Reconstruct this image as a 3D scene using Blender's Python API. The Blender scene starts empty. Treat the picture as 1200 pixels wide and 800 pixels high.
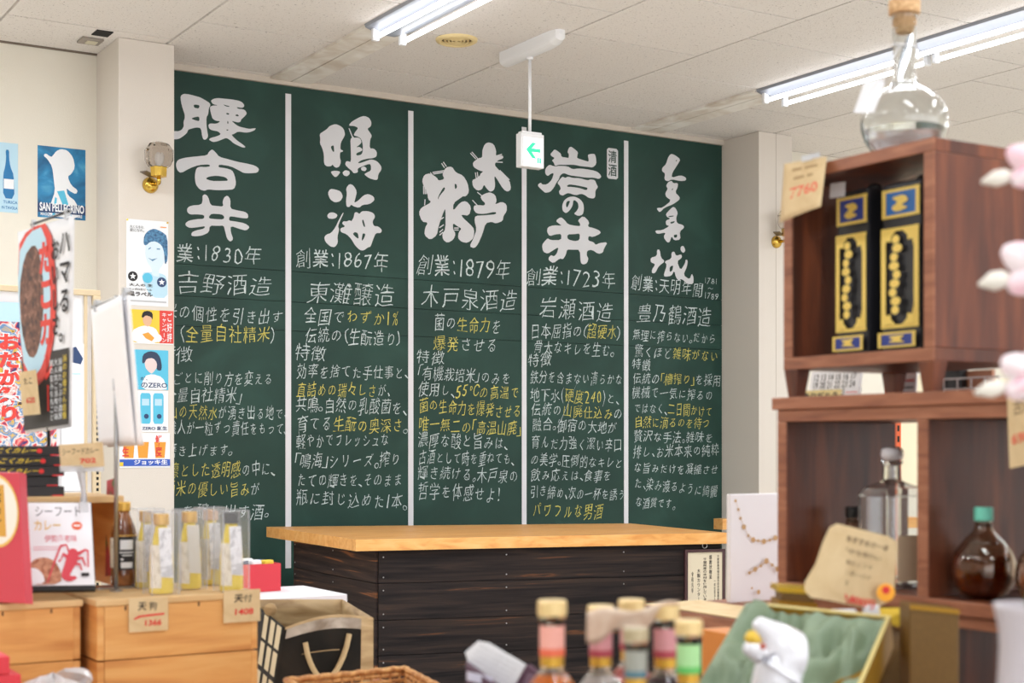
import bpy, math, random
from mathutils import Vector as V, Matrix, noise as mnoise
random.seed(7)
# ------------------------------------------------------------------ camera
FPX = 1726.0; CX = 600.0; HY = 522.0; CAMZ = 1.42
TH = math.atan(1726/2797.0); CO, SI = math.cos(TH), math.sin(TH)
scn = bpy.context.scene
cam = bpy.data.cameras.new('camera'); camo = bpy.data.objects.new('camera', cam)
scn.collection.objects.link(camo); scn.camera = camo
camo.location = (0, 0, CAMZ); camo.rotation_euler = (math.pi/2, 0, -TH)
cam.sensor_width = 36; cam.lens = FPX*36/1200; cam.shift_y = (HY-400)/1200.0
cam.clip_start = .05
cam.dof.use_dof = True; cam.dof.focus_distance = 9.3; cam.dof.aperture_fstop = 6.3
# ------------------------------------------------------------------ light
w = bpy.data.worlds.new('world'); scn.world = w; w.use_nodes = True
w.node_tree.nodes['Background'].inputs[0].default_value = (0.93, 0.96, 1.0, 1)
w.node_tree.nodes['Background'].inputs[1].default_value = 2.6
scn.view_settings.view_transform = 'Standard'; scn.view_settings.look = 'None'
scn.view_settings.exposure = 0.38; scn.view_settings.gamma = 1.0
TUBE_E = 5.0
LAMP_W = 40.0
def area(loc, sx, sy, power, rot=(0, 0, 0), col=(.94, .975, 1)):
    l = bpy.data.lights.new('unseen_fill_lamp', 'AREA'); l.shape = 'RECTANGLE'; l.size = sx; l.size_y = sy
    l.energy = power; l.color = col
    o = bpy.data.objects.new('unseen_fill_lamp', l); o.location = loc; o.rotation_euler = rot
    scn.collection.objects.link(o); return o
# unseen area lamps added for brightness, in rows spaced like the fixtures in view
for lx in (-1.9, .85, 3.61, 6.37):
    for ly in (4.6, 2.4, .2, -2.2):
        if lx > 6 and ly > 4: continue
        if lx == .85 and ly in (2.4, 4.6): continue
        area((lx, ly, 3.60), .2, 1.25, {4.6: 42, 2.4: 32, .2: 24, -2.2: 24}[ly])
area((.85, 6.4, 3.60), .2, 1.25, LAMP_W); area((-1.9, 6.4, 3.60), .2, 1.25, LAMP_W)  # more unseen lamps, added to brighten the back and sides
area((9.1, 6.4, 3.60), .2, 1.25, LAMP_W); area((9.1, 3.4, 3.60), .2, 1.25, LAMP_W)

# ------------------------------------------------------------------ projection helpers (a photo pixel on a plane of the room)
def W(px, py, Z):
    u = (px-CX)/FPX; v = (HY-py)/FPX
    return V((Z*(u*CO+SI), Z*(-u*SI+CO), CAMZ+v*Z))
def Wy(px, py, Y):
    u = (px-CX)/FPX; return W(px, py, Y/(CO-u*SI))
def Wx(px, py, X):
    u = (px-CX)/FPX; return W(px, py, X/(u*CO+SI))
def Wz(px, py, z):
    return W(px, py, (z-CAMZ)/((HY-py)/FPX))
def PX(p):
    Xc = p[0]*CO-p[1]*SI; Zc = p[0]*SI+p[1]*CO
    return CX+FPX*Xc/Zc, HY-FPX*(p[2]-CAMZ)/Zc
RT = V((CO, -SI, 0)); FW = V((SI, CO, 0)); UP = V((0, 0, 1)); AX = V((1, 0, 0)); AY = V((0, 1, 0))

# ------------------------------------------------------------------ materials
def lin(c):
    return tuple((x/255/12.92 if x/255 <= .04045 else ((x/255+.055)/1.055)**2.4) for x in c)+(1,)
MC = {}
def mat(name, col, rough=.55, metal=0, spec=.5, noise=None, bump=0, bscale=60, trans=0, ior=1.45, emit=0, ramp=None, stretch=(1, 1, 1), scale=6, coat=0, detail=6, rnd=0):
    if name in MC: return MC[name]
    m = bpy.data.materials.new(name); m.use_nodes = True; nt = m.node_tree; N = nt.nodes; L = nt.links
    b = N['Principled BSDF']; b.inputs['Base Color'].default_value = lin(col)
    b.inputs['Roughness'].default_value = rough; b.inputs['Metallic'].default_value = metal
    b.inputs['Specular IOR Level'].default_value = spec
    if trans: b.inputs['Transmission Weight'].default_value = trans; b.inputs['IOR'].default_value = ior
    if coat: b.inputs['Coat Weight'].default_value = coat
    if emit: b.inputs['Emission Color'].default_value = lin(col); b.inputs['Emission Strength'].default_value = emit
    if ramp or bump or rnd:
        tc = N.new('ShaderNodeTexCoord'); mp = N.new('ShaderNodeMapping'); L.new(tc.outputs['Object'], mp.inputs[0])
        mp.inputs['Scale'].default_value = stretch
        oi = N.new('ShaderNodeObjectInfo')
        if rnd:
            ad = N.new('ShaderNodeVectorMath'); ad.operation = 'SCALE'; ad.inputs[3].default_value = 40
            cb = N.new('ShaderNodeCombineXYZ')
            for i in range(3): L.new(oi.outputs['Random'], cb.inputs[i])
            L.new(cb.outputs[0], ad.inputs[0]); L.new(ad.outputs[0], mp.inputs['Location'])
        if ramp:
            nz = N.new('ShaderNodeTexNoise'); nz.inputs['Scale'].default_value = scale; nz.inputs['Detail'].default_value = detail
            nz.inputs['Distortion'].default_value = .6
            L.new(mp.outputs[0], nz.inputs['Vector'])
            cr = N.new('ShaderNodeValToRGB'); el = cr.color_ramp.elements
            el[0].position, el[0].color = ramp[0][0], lin(ramp[0][1]); el[1].position, el[1].color = ramp[-1][0], lin(ramp[-1][1])
            for p, c in ramp[1:-1]:
                e = el.new(p); e.color = lin(c)
            L.new(nz.outputs[0], cr.inputs[0]); L.new(cr.outputs[0], b.inputs['Base Color'])
            if rnd:
                hs = N.new('ShaderNodeHueSaturation'); mr = N.new('ShaderNodeMapRange')
                mr.inputs[3].default_value = 1-rnd; mr.inputs[4].default_value = 1+rnd
                L.new(oi.outputs['Random'], mr.inputs[0]); L.new(mr.outputs[0], hs.inputs['Value'])
                L.new(cr.outputs[0], hs.inputs['Color']); L.new(hs.outputs[0], b.inputs['Base Color'])
        if bump:
            n2 = N.new('ShaderNodeTexNoise'); n2.inputs['Scale'].default_value = bscale; n2.inputs['Detail'].default_value = 4
            L.new(mp.outputs[0], n2.inputs['Vector'])
            bp = N.new('ShaderNodeBump'); bp.inputs['Strength'].default_value = bump; bp.inputs['Distance'].default_value = .01
            L.new(n2.outputs[0], bp.inputs['Height']); L.new(bp.outputs[0], b.inputs['Normal'])
    MC[name] = m; return m
M_wall = mat('wallpaper_warm', (232, 226, 213), .85, bump=.15, bscale=180)
M_wall2 = mat('wallpaper_grey', (224, 216, 207), .85, bump=.25, bscale=220)
M_ceil = mat('ceiling_board', (212, 202, 190), .9, bump=.3, bscale=110, scale=95, detail=3,
             ramp=[(.30, (170, 162, 156)), (.37, (229, 223, 218)), (1, (235, 229, 224))], rnd=.015)
M_gap = mat('ceiling_joint', (120, 108, 96), .9)
M_plate = mat('ceiling_plate', (240, 232, 224), .6, scale=5, ramp=[(.3, (216, 204, 190)), (.6, (246, 242, 236))])
M_trimw = mat('ceiling_trim', (206, 196, 184), .8)
M_floor = mat('floor_vinyl', (226, 221, 213), .45)
M_board = mat('chalkboard_green', (40, 76, 66), .55, spec=.35, scale=2.2, detail=5, ramp=[(.3, (28, 58, 51)), (.55, (33, 66, 58)), (.8, (46, 82, 73))])
M_chalk = mat('chalk_white', (218, 228, 229), .95, scale=160, ramp=[(.34, (140, 166, 162)), (.52, (220, 230, 232))])
M_chalky = mat('chalk_yellow', (222, 210, 110), .95, scale=160, ramp=[(.30, (150, 158, 88)), (.5, (226, 214, 112))])
M_cut = mat('cut_vinyl_white', (216, 217, 222), .35)
M_tape = mat('white_tape', (228, 228, 234), .4)
M_white = mat('white_enamel', (236, 236, 238), .35)
M_refl = mat('white_reflector', (150, 154, 164), .3)
M_tube = mat('lamp_tube', (250, 252, 255), .4, emit=TUBE_E)
M_brass = mat('polished_brass', (214, 178, 84), .16, metal=1)
M_glass = mat('clear_glass', (250, 252, 252), .02, trans=1, ior=1.45)
M_gglass = mat('grey_glass', (240, 236, 232), .04, trans=1, ior=1.2)
M_plas = mat('clear_plastic', (246, 248, 252), .06, trans=1, ior=1.12)
M_plast = mat('cloudy_plastic', (236, 238, 242), .3, trans=.6, ior=1.2)
M_dark = mat('black_plastic', (26, 26, 28), .4)
M_steel = mat('brushed_steel', (176, 176, 178), .3, metal=1)
M_kraft = mat('kraft_card', (218, 190, 146), .85, scale=30, ramp=[(.3, (208, 180, 136)), (.7, (222, 197, 155))])
M_paper = mat('white_paper', (238, 238, 242), .8)
M_ink = mat('black_ink', (34, 32, 36), .7)
M_red = mat('red_ink', (222, 48, 48), .6)
M_redbox = mat('red_card', (214, 52, 66), .5)
M_gold = mat('gold_foil', (206, 160, 62), .3, metal=.7)
M_pine = mat('pine_crate', (224, 166, 98), .6, scale=3, stretch=(1, 1, 9), ramp=[(.25, (196, 128, 66)), (.5, (222, 162, 94)), (.8, (236, 188, 122))], bump=.1, bscale=30, rnd=.04)
M_pinetop = mat('pine_top', (216, 180, 130), .6, scale=3, stretch=(1, 7, 7), ramp=[(.25, (188, 146, 96)), (.5, (216, 178, 126)), (.8, (228, 196, 148))], rnd=.04)
M_counter = mat('counter_pine', (228, 168, 96), .38, scale=2.2, stretch=(1, 14, 14), ramp=[(.25, (212, 142, 74)), (.5, (232, 170, 98)), (.8, (240, 190, 124))], rnd=.05, spec=.4)
M_char = mat('charred_cedar', (52, 42, 40), .8, spec=.2, scale=1.6, stretch=(1, 1, 22), detail=8,
             ramp=[(.3, (20, 18, 20)), (.5, (40, 33, 32)), (.64, (54, 43, 38)), (.70, (96, 62, 42)), (.74, (46, 38, 35))], bump=.2, bscale=20, rnd=.12)
M_charx = mat('charred_cedar_side', (52, 42, 40), .8, spec=.2, scale=1.6, stretch=(1, 1, 22), detail=8,
             ramp=[(.3, (28, 24, 26)), (.5, (50, 40, 38)), (.62, (66, 50, 44)), (.67, (140, 88, 54)), (.71, (56, 45, 41))], bump=.2, bscale=20, rnd=.12)
M_wal = mat('walnut_stain', (96, 52, 34), .42, scale=3, stretch=(9, 9, 1), ramp=[(.25, (58, 28, 18)), (.5, (96, 48, 28)), (.75, (134, 72, 40))], bump=.1, bscale=30, rnd=.06)
M_walh = mat('walnut_edge', (150, 92, 66), .42, scale=4, stretch=(7, 2, 16), ramp=[(.25, (122, 72, 52)), (.5, (156, 98, 70)), (.75, (178, 120, 90))], rnd=.05)
M_beige = mat('beige_steel', (214, 194, 160), .45)
M_slot = mat('slot_black', (24, 22, 20), .8)

# ------------------------------------------------------------------ mesh helpers
class MB:
    def __init__(s): s.v = []; s.f = []
    def add(s, vs, fs):
        n = len(s.v); s.v += [V(p) for p in vs]; s.f += [tuple(i+n for i in f) for f in fs]; return s
    def hexa(s, a, b):          # two quads a (bottom) and b (top), same order
        return s.add(list(a)+list(b), [(3, 2, 1, 0), (4, 5, 6, 7), (0, 1, 5, 4), (1, 2, 6, 5), (2, 3, 7, 6), (3, 0, 4, 7)])
    def box(s, lo, hi):
        x0, y0, z0 = lo; x1, y1, z1 = hi
        return s.hexa([(x0, y0, z0), (x1, y0, z0), (x1, y1, z0), (x0, y1, z0)], [(x0, y0, z1), (x1, y0, z1), (x1, y1, z1), (x0, y1, z1)])
    def obox(s, c, r, d, u):    # oriented: centre, half vectors
        c, r, d, u = V(c), V(r), V(d), V(u)
        return s.hexa([c-r-d-u, c+r-d-u, c+r+d-u, c-r+d-u], [c-r-d+u, c+r-d+u, c+r+d+u, c-r+d+u])
    def prism(s, pts, off):
        n = len(pts); off = V(off); p = [V(q) for q in pts]
        return s.add(p+[q+off for q in p], [tuple(range(n)), tuple(range(2*n-1, n-1, -1))]+[(i, i+n, (i+1) % n+n, (i+1) % n) for i in range(n)])
    def lathe(s, prof, c, n=24, axis=UP, cap=True):
        axis = V(axis).normalized(); a = axis.orthogonal().normalized(); b = axis.cross(a); c = V(c); vs = []; fs = []
        for r, h in prof:
            for i in range(n):
                t = 2*math.pi*i/n; vs.append(c+axis*h+(a*math.cos(t)+b*math.sin(t))*r)
        for j in range(len(prof)-1):
            for i in range(n):
                k = (i+1) % n; fs.append((j*n+i, j*n+k, (j+1)*n+k, (j+1)*n+i))
        if cap:
            fs.append(tuple(range(n-1, -1, -1))); m = (len(prof)-1)*n; fs.append(tuple(range(m, m+n)))
        return s.add(vs, fs)
    def tube(s, path, r, n=8):
        P = [V(p) for p in path]; vs = []; fs = []; prev = None
        for i, p in enumerate(P):
            d = (P[min(i+1, len(P)-1)]-P[max(i-1, 0)]).normalized()
            a = d.orthogonal().normalized() if prev is None else (prev-d*prev.dot(d)).normalized()
            prev = a; b = d.cross(a); rr = r[i] if isinstance(r, (list, tuple)) else r
            for k in range(n):
                t = 2*math.pi*k/n; vs.append(p+(a*math.cos(t)+b*math.sin(t))*rr)
        for i in range(len(P)-1):
            for k in range(n):
                q = (k+1) % n; fs.append((i*n+k, i*n+q, (i+1)*n+q, (i+1)*n+k))
        fs.append(tuple(range(n-1, -1, -1))); m = (len(P)-1)*n; fs.append(tuple(range(m, m+n)))
        return s.add(vs, fs)
    def grid(s, fn, nu, nv):
        vs = [fn(i/nu, j/nv) for j in range(nv+1) for i in range(nu+1)]
        return s.add(vs, [(j*(nu+1)+i, j*(nu+1)+i+1, (j+1)*(nu+1)+i+1, (j+1)*(nu+1)+i) for j in range(nv) for i in range(nu)])
def props(o, label=None, cat=None, group=None, kind=None):
    for k, v in (('label', label), ('category', cat), ('group', group), ('kind', kind)):
        if v: o[k] = v
    return o
def ob(name, mb, m, parent=None, smooth=False, bev=0, solid=0, sub=0, loc=None):
    """one mesh object; vertices are given in room coordinates"""
    org = V((0, 0, 0))
    if parent is not None: org = V(parent.get('_o', (0, 0, 0)))
    elif loc is not None: org = V(loc)
    me = bpy.data.meshes.new(name); me.from_pydata([p-org for p in mb.v], [], mb.f); me.materials.append(m)
    if smooth:
        for p in me.polygons: p.use_smooth = True
    me.update()
    o = bpy.data.objects.new(name, me); scn.collection.objects.link(o)
    o['_o'] = tuple(org)
    if parent is not None: o.parent = parent
    else: o.location = org
    if solid: q = o.modifiers.new('solid', 'SOLIDIFY'); q.thickness = solid; q.offset = 0
    if bev: q = o.modifiers.new('bevel', 'BEVEL'); q.width = bev; q.segments = 2; q.limit_method = 'ANGLE'
    if sub: q = o.modifiers.new('sub', 'SUBSURF'); q.levels = q.render_levels = sub
    return o
def thing(name, loc, label, cat, group=None):
    o = bpy.data.objects.new(name, None); scn.collection.objects.link(o); o.location = loc; o['_o'] = tuple(loc)
    o.empty_display_size = .05
    return props(o, label, cat, group)
def fix_normals():
    import bmesh
    for me in bpy.data.meshes:
        if len(me.polygons) < 4 or me.name.startswith('chalk_') or 'print' in me.name: continue
        bm = bmesh.new(); bm.from_mesh(me); bmesh.ops.recalc_face_normals(bm, faces=bm.faces); bm.to_mesh(me); bm.free()

# ------------------------------------------------------------------ lettering
GL = {}
def glyph(ch, off=0.0, res=3):
    """flat mesh of one string in the built-in font, 1 unit em, (verts2d, faces, width)"""
    key = (ch, off, res)
    if key in GL: return GL[key]
    cu = bpy.data.curves.new('g', 'FONT'); cu.body = ch; cu.size = 1; cu.fill_mode = 'FRONT'; cu.offset = off; cu.resolution_u = res
    o = bpy.data.objects.new('g', cu); scn.collection.objects.link(o)
    dg = bpy.context.evaluated_depsgraph_get(); ev = o.evaluated_get(dg); me = bpy.data.meshes.new_from_object(ev)
    vs = [(v.co.x, v.co.y) for v in me.vertices]; fs = [tuple(p.vertices) for p in me.polygons]
    bpy.data.objects.remove(o); bpy.data.curves.remove(cu); bpy.data.meshes.remove(me)
    x0 = min([v[0] for v in vs] or [0]); x1 = max([v[0] for v in vs] or [.5])
    y0 = min([v[1] for v in vs] or [0]); y1 = max([v[1] for v in vs] or [.5])
    GL[key] = (vs, fs, (x0, x1, y0, y1)); return GL[key]
def fillpoly(loops):
    """even-odd fill of 2D loops through a filled curve -> verts2d, faces"""
    cu = bpy.data.curves.new('p', 'CURVE'); cu.dimensions = '2D'; cu.fill_mode = 'FRONT'
    for lp in loops:
        s = cu.splines.new('POLY'); s.points.add(len(lp)-1); s.use_cyclic_u = True
        for i, (x, y) in enumerate(lp): s.points[i].co = (x, y, 0, 1)
    o = bpy.data.objects.new('p', cu); scn.collection.objects.link(o)
    dg = bpy.context.evaluated_depsgraph_get(); me = bpy.data.meshes.new_from_object(o.evaluated_get(dg))
    vs = [(v.co.x, v.co.y) for v in me.vertices]; fs = [tuple(p.vertices) for p in me.polygons]
    bpy.data.objects.remove(o); bpy.data.curves.remove(cu); bpy.data.meshes.remove(me)
    return vs, fs
def chaikin(p, k=1):
    for _ in range(k):
        q = []
        for i in range(len(p)):
            a, b = p[i], p[(i+1) % len(p)]
            q += [(a[0]*.78+b[0]*.22, a[1]*.78+b[1]*.22), (a[0]*.22+b[0]*.78, a[1]*.22+b[1]*.78)]
        p = q
    return p
class Sheet:
    """a flat printed face: O top-left corner, r and d the edge vectors (right, down), n facing out"""
    def __init__(s, O, r, d, parent=None, lift=.0005):
        s.O, s.r, s.d = V(O), V(r), V(d); s.e = V((0, 0, 0)); s.w = s.r.length; s.h = s.d.length
        s.n = s.d.cross(s.r).normalized(); s.par = parent; s.k = lift; s.base = lift
    def pt(s, u, v, lift=0): return s.O+s.r*u+s.d*v+s.e*(u*v)+s.n*lift
    def step(s): s.k += s.base*.5; return s.k
    def flat(s, name, vs, fs, m):
        k = s.step(); mb = MB().add([s.pt(u, v, k) for u, v in vs], fs)
        return ob(name, mb, m, s.par)
    def rect(s, name, u0, v0, u1, v1, m): return s.flat(name, [(u0, v0), (u1, v0), (u1, v1), (u0, v1)], [(0, 3, 2, 1)], m)
    def poly(s, name, loops, m, smooth=0):
        if smooth: loops = [chaikin(l, smooth) for l in loops]
        vs, fs = fillpoly(loops); return s.flat(name, vs, fs, m)
    def disc(s, name, u, v, ru, m, n=20, rv=None):
        rv = rv if rv else ru*s.w/s.h
        return s.flat(name, [(u+ru*math.cos(2*math.pi*i/n), v+rv*math.sin(2*math.pi*i/n)) for i in range(n)], [tuple(range(n))], m)
    def text(s, name, txt, u0, v0, u1, v1, m, vert=False, off=0.0, shear=0, rows=None):
        """text fitted to the box; '\n' splits lines; vert writes top to bottom"""
        mb = MB(); k = s.step(); lines = txt.split('\n')
        if vert:
            for li, ln in enumerate(lines):            # columns from right to left
                cw = (u1-u0)/len(lines); cx1 = u1-li*cw
                n = len(ln); chh = (v1-v0)/max(n, 1)
                for i, ch in enumerate(ln):
                    if ch == ' ': continue
                    vs, fs, (a, b, c, d) = glyph(ch, off)
                    if ch in 'ー—':
                        P = [(cx1-cw*.5+(-(y-.38))*cw*.95, v0+chh*(i+.5)+(x-.5)*chh*.95) for x, y in vs]
                    else: P = [(cx1-cw*.5+(x-.5)*cw*.95, v0+chh*(i+.5)-(y-.36)*chh*.95) for x, y in vs]
                    mb.add([s.pt(p, q, k) for p, q in P], fs)
        else:
            for li, ln in enumerate(lines):
                vs, fs, (a, b, c, d) = glyph(ln, off)
                if b-a < 1e-6: continue
                y0 = v0+(v1-v0)*li/len(lines); y1 = v0+(v1-v0)*(li+.86)/len(lines)
                P = [(u0+(u1-u0)*(x-a)/(b-a), y1-(y1-y0)*(y-c)/max(d-c, .01)) for x, y in vs]
                mb.add([s.pt(p+shear*(y1-q), q, k) for p, q in P], fs)
        return ob(name, mb, m, s.par)
def paper(name, O, r, d, m, th=.001, label=None, cat=None, group=None, parent=None):
    """a sheet of paper/card as a thin slab + Sheet on its face"""
    O, r, d = V(O), V(r), V(d); n = d.cross(r).normalized()
    mb = MB().hexa([O-n*th, O+r-n*th, O+r+d-n*th, O+d-n*th], [O, O+r, O+r+d, O+d])
    o = ob(name, mb, m, parent, loc=None if parent else tuple(O+r*.5+d))
    if label: props(o, label, cat, group)
    return o, Sheet(O, r, d, o)
def sheet_y(name, px0, py0, px1, py1, Y, m, **k):
    """paper on a wall plane y=Y whose photo corners are px0..px1; heights taken at the left edge"""
    a = Wy(px0, py0, Y); b = Wy(px1, py0, Y); c = Wy(px0, py1, Y)
    return paper(name, V((a.x, Y-.002, a.z)), V((b.x-a.x, 0, 0)), V((0, 0, c.z-a.z)), m, **k)

# ================================================================== SETTING
CEIL = 3.688; YW = 8.524; YC = 8.10
def struct(name, mb, m, **k): return props(ob(name, mb, m, **k), kind='structure')
struct('floor', MB().box((-6, -6, -.05), (12, YW+.2, 0)), M_floor)
struct('wall_back', MB().box((-6, YW, 0), (12, YW+.15, CEIL)), M_wall)
struct('wall_left', MB().box((-6.15, -6, 0), (-6, YW+.15, CEIL)), M_wall)
struct('wall_right', MB().box((12, -6, 0), (12.15, YW+.15, CEIL)), M_wall)
fr = MB().box((-6, -6.15, 0), (12, -6, .5)).box((-6, -6.15, 3.2), (12, -6, CEIL))
for i in range(7): fr.box((-6+i*2.96, -6.15, .5), (-5.76+i*2.96, -6, 3.2))
struct('wall_front', fr, M_wall)
ceil = struct('ceiling', MB().box((-6, -6.15, CEIL+.014), (12.15, YW+.15, CEIL+.1)), M_gap)
TW, TL = .905, .851
def tiles():
    shared = {}
    for i in range(-6, 11):
        x0 = 3.612+(i-1)*TW+.0; x1 = x0+TW
        off = 7.582 if i % 2 == 0 else 7.99
        j = 2
        ys = []
        y = off+2*TL
        while y > 1.2:
            y0 = y-TL; ys.append((y0, min(y, YW))); y = y0
        for y0, y1 in ys:
            if y1 <= y0+.02: continue
            key = round(y1-y0, 3)
            if key not in shared:
                me = bpy.data.meshes.new('ceiling_tile'); h = (TW-.007)/2; l = (y1-y0-.007)/2; b = .004
                mb = MB().hexa([(-h, -l, .004), (h, -l, .004), (h, l, .004), (-h, l, .004)], [(-h, -l, .016), (h, -l, .016), (h, l, .016), (-h, l, .016)])
                mb.v[0:4] = [V((-h+b, -l+b, 0)), V((h-b, -l+b, 0)), V((h-b, l-b, 0)), V((-h+b, l-b, 0))]
                me.from_pydata(mb.v, [], mb.f); me.materials.append(M_ceil); shared[key] = me
            o = bpy.data.objects.new('ceiling_tile', shared[key]); scn.collection.objects.link(o)
            o.location = ((x0+x1)/2, (y0+y1)/2, CEIL-.001); o.parent = ceil
tiles()
# columns standing proud of the back wall
struct('wall_column_left', MB().box((2.433, YC, 0), (2.752, YW, CEIL-.002)), M_wall2, bev=.004)
struct('wall_column_right', MB().box((7.09, YC, 0), (7.41, YW, CEIL-.002)), M_wall2, bev=.004)
struct('trim_1', MB().box((7.251, YC-.0015, 0), (7.254, YC, CEIL-.002)), mat('paper_seam', (196, 186, 174), .9))
struct('trim_2', MB().box((2.752, YW-.035, CEIL-.035), (7.09, YW, CEIL-.001)), M_trimw)
struct('trim_3', MB().box((-6, YW-.01, CEIL-.012), (2.433, YW, CEIL-.001)), M_gap)
# cover plates on the ceiling between the lamps and the wall
for n, cx in ((4, 3.625), (5, 6.37)):
    mb = MB()
    for sx in (-1, 1): mb.box((cx+(.004 if sx > 0 else -.132), 7.17, CEIL-.016), (cx+(.132 if sx > 0 else -.004), YW-.036, CEIL-.0005))
    struct('trim_%d' % n, mb, M_plate)

# ================================================================== CHALKBOARD
bx0, bx1 = 2.754, 7.088; btop = CEIL-.036; YB = YW-.012
board = thing('chalkboard', (4.9, YW, .5), 'wall-sized dark green chalkboard covered in Japanese writing behind the counter', 'chalkboard')
z1 = Wy(206, 308.7, YB).z; seams = [btop, z1, z1-.19, z1-.37, .5]
for a, b in zip(seams[:-1], seams[1:]):
    ob('board_panel', MB().box((bx0, YB, b+.0015), (bx1, YW-.0035, a-.0015)), M_board, board)
ob('board_backing', MB().box((bx0, YW-.003, .5), (bx1, YW-.0008, btop)), mat('board_gap_dark', (16, 30, 26), .8), board)
for px, yt, yb in ((337.6, 110, 641), (481.2, 130, 641), (614, 149, 641), (733.5, 165, 641)):
    a = Wy(px, yt, YB); hw = .0185
    ob('divider_strip', MB().box((a.x-hw, YB-.004, .66), (a.x+hw, YB, a.z)), M_tape, board)
def chalk_line(x0, y0, x1, y1, h, txt, jit=1.0, off=-.004):
    """one written line between two photo points; {..} marks yellow chalk"""
    chars = []; yel = False
    for ch in txt:
        if ch == '{': yel = True
        elif ch == '}': yel = False
        else: chars.append((ch, yel))
    wd = [(.42 if c in '：、。（）()「」1' else .62 if ord(c) < 256 else 1.0) if c != ' ' else .4 for c, _ in chars]
    tot = sum(wd); pos = 0
    P0 = Wy(x0, y0, YB); P1 = Wy(x1, y1, YB)
    hm = h/FPX*((P0.x*SI+P0.y*CO)+(P1.x*SI+P1.y*CO))/2
    out = {False: MB(), True: MB()}
    L = P1-P0
    for (ch, yl), wi in zip(chars, wd):
        c = P0+L*((pos+wi/2)/tot); pos += wi
        if ch == ' ': continue
        if ch == '：':      # the colon is two short chalk dabs
            for zz in (-.24, .22):
                x_ = c.x-zz*hm*.05; z_ = c.z+zz*hm
                out[yl].add([(x_-.007, YB-.0012, z_+.009), (x_+.001, YB-.0012, z_+.011), (x_+.008, YB-.0012, z_-.007), (x_+.001, YB-.0012, z_-.010)], [(0, 1, 2, 3)])
            continue
        vs, fs, (a, b, lo, hi) = glyph(ch, 0.0 if ch in '業：' else -.008 if (ch in '麗。、' or h < 15) else -.014 if h > 22 else -.011, 2)
        cw = L.length/tot*(1.0)*1.0
        sx = cw*.98 if ord(ch) > 255 else L.length/tot*wi/max(.35, (b-a))*.72
        if ord(ch) > 255 and ch in '：、。「」（）': sx = hm*1.0
        if ch == '1': sx = hm*.8
        sy = hm*(1.02 if ord(ch) > 255 else 1.2)
        kana = 0x3040 <= ord(ch) <= 0x30ff
        if kana: sx *= .88; sy *= .84
        sx *= random.uniform(.92, 1.04); sy *= random.uniform(.92, 1.06)
        if ord(ch) > 255 and ch not in '：、。「」（）': mx, my = .5, .36
        elif ch in '、。': mx, my = .18, .36
        elif ch in '「（': mx, my = .75, .36
        elif ch in '」）': mx, my = .25, .36
        elif ch == '：': mx, my = .5, .36
        else: mx, my = (a+b)/2, (lo+hi)/2
        sh = random.uniform(.02, .24)*jit; rot = random.uniform(-.02, .14)*jit; dz = random.uniform(-.06, .06)*hm*jit
        sd = random.uniform(0, 50); P = []
        for x, y in vs:
            X = x-mx; Y = y-my
            nx = mnoise.noise(V((x*2.6+sd, y*2.6, 0))); ny = mnoise.noise(V((x*2.6, y*2.6+sd, 7.3)))
            X += nx*.09*jit; Y += ny*.09*jit
            X += Y*sh; Y += X*rot
            P.append(V((c.x+X*sx, YB-.0012, c.z+Y*sy+dz)))
        out[yl].add(P, fs)
    if out[False].v: ob('chalk_writing', out[False], M_chalk, board)
    if out[True].v:
        o = ob('chalk_writing', out[True], M_chalky, board); props(o, 'yellow chalk writing')
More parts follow.
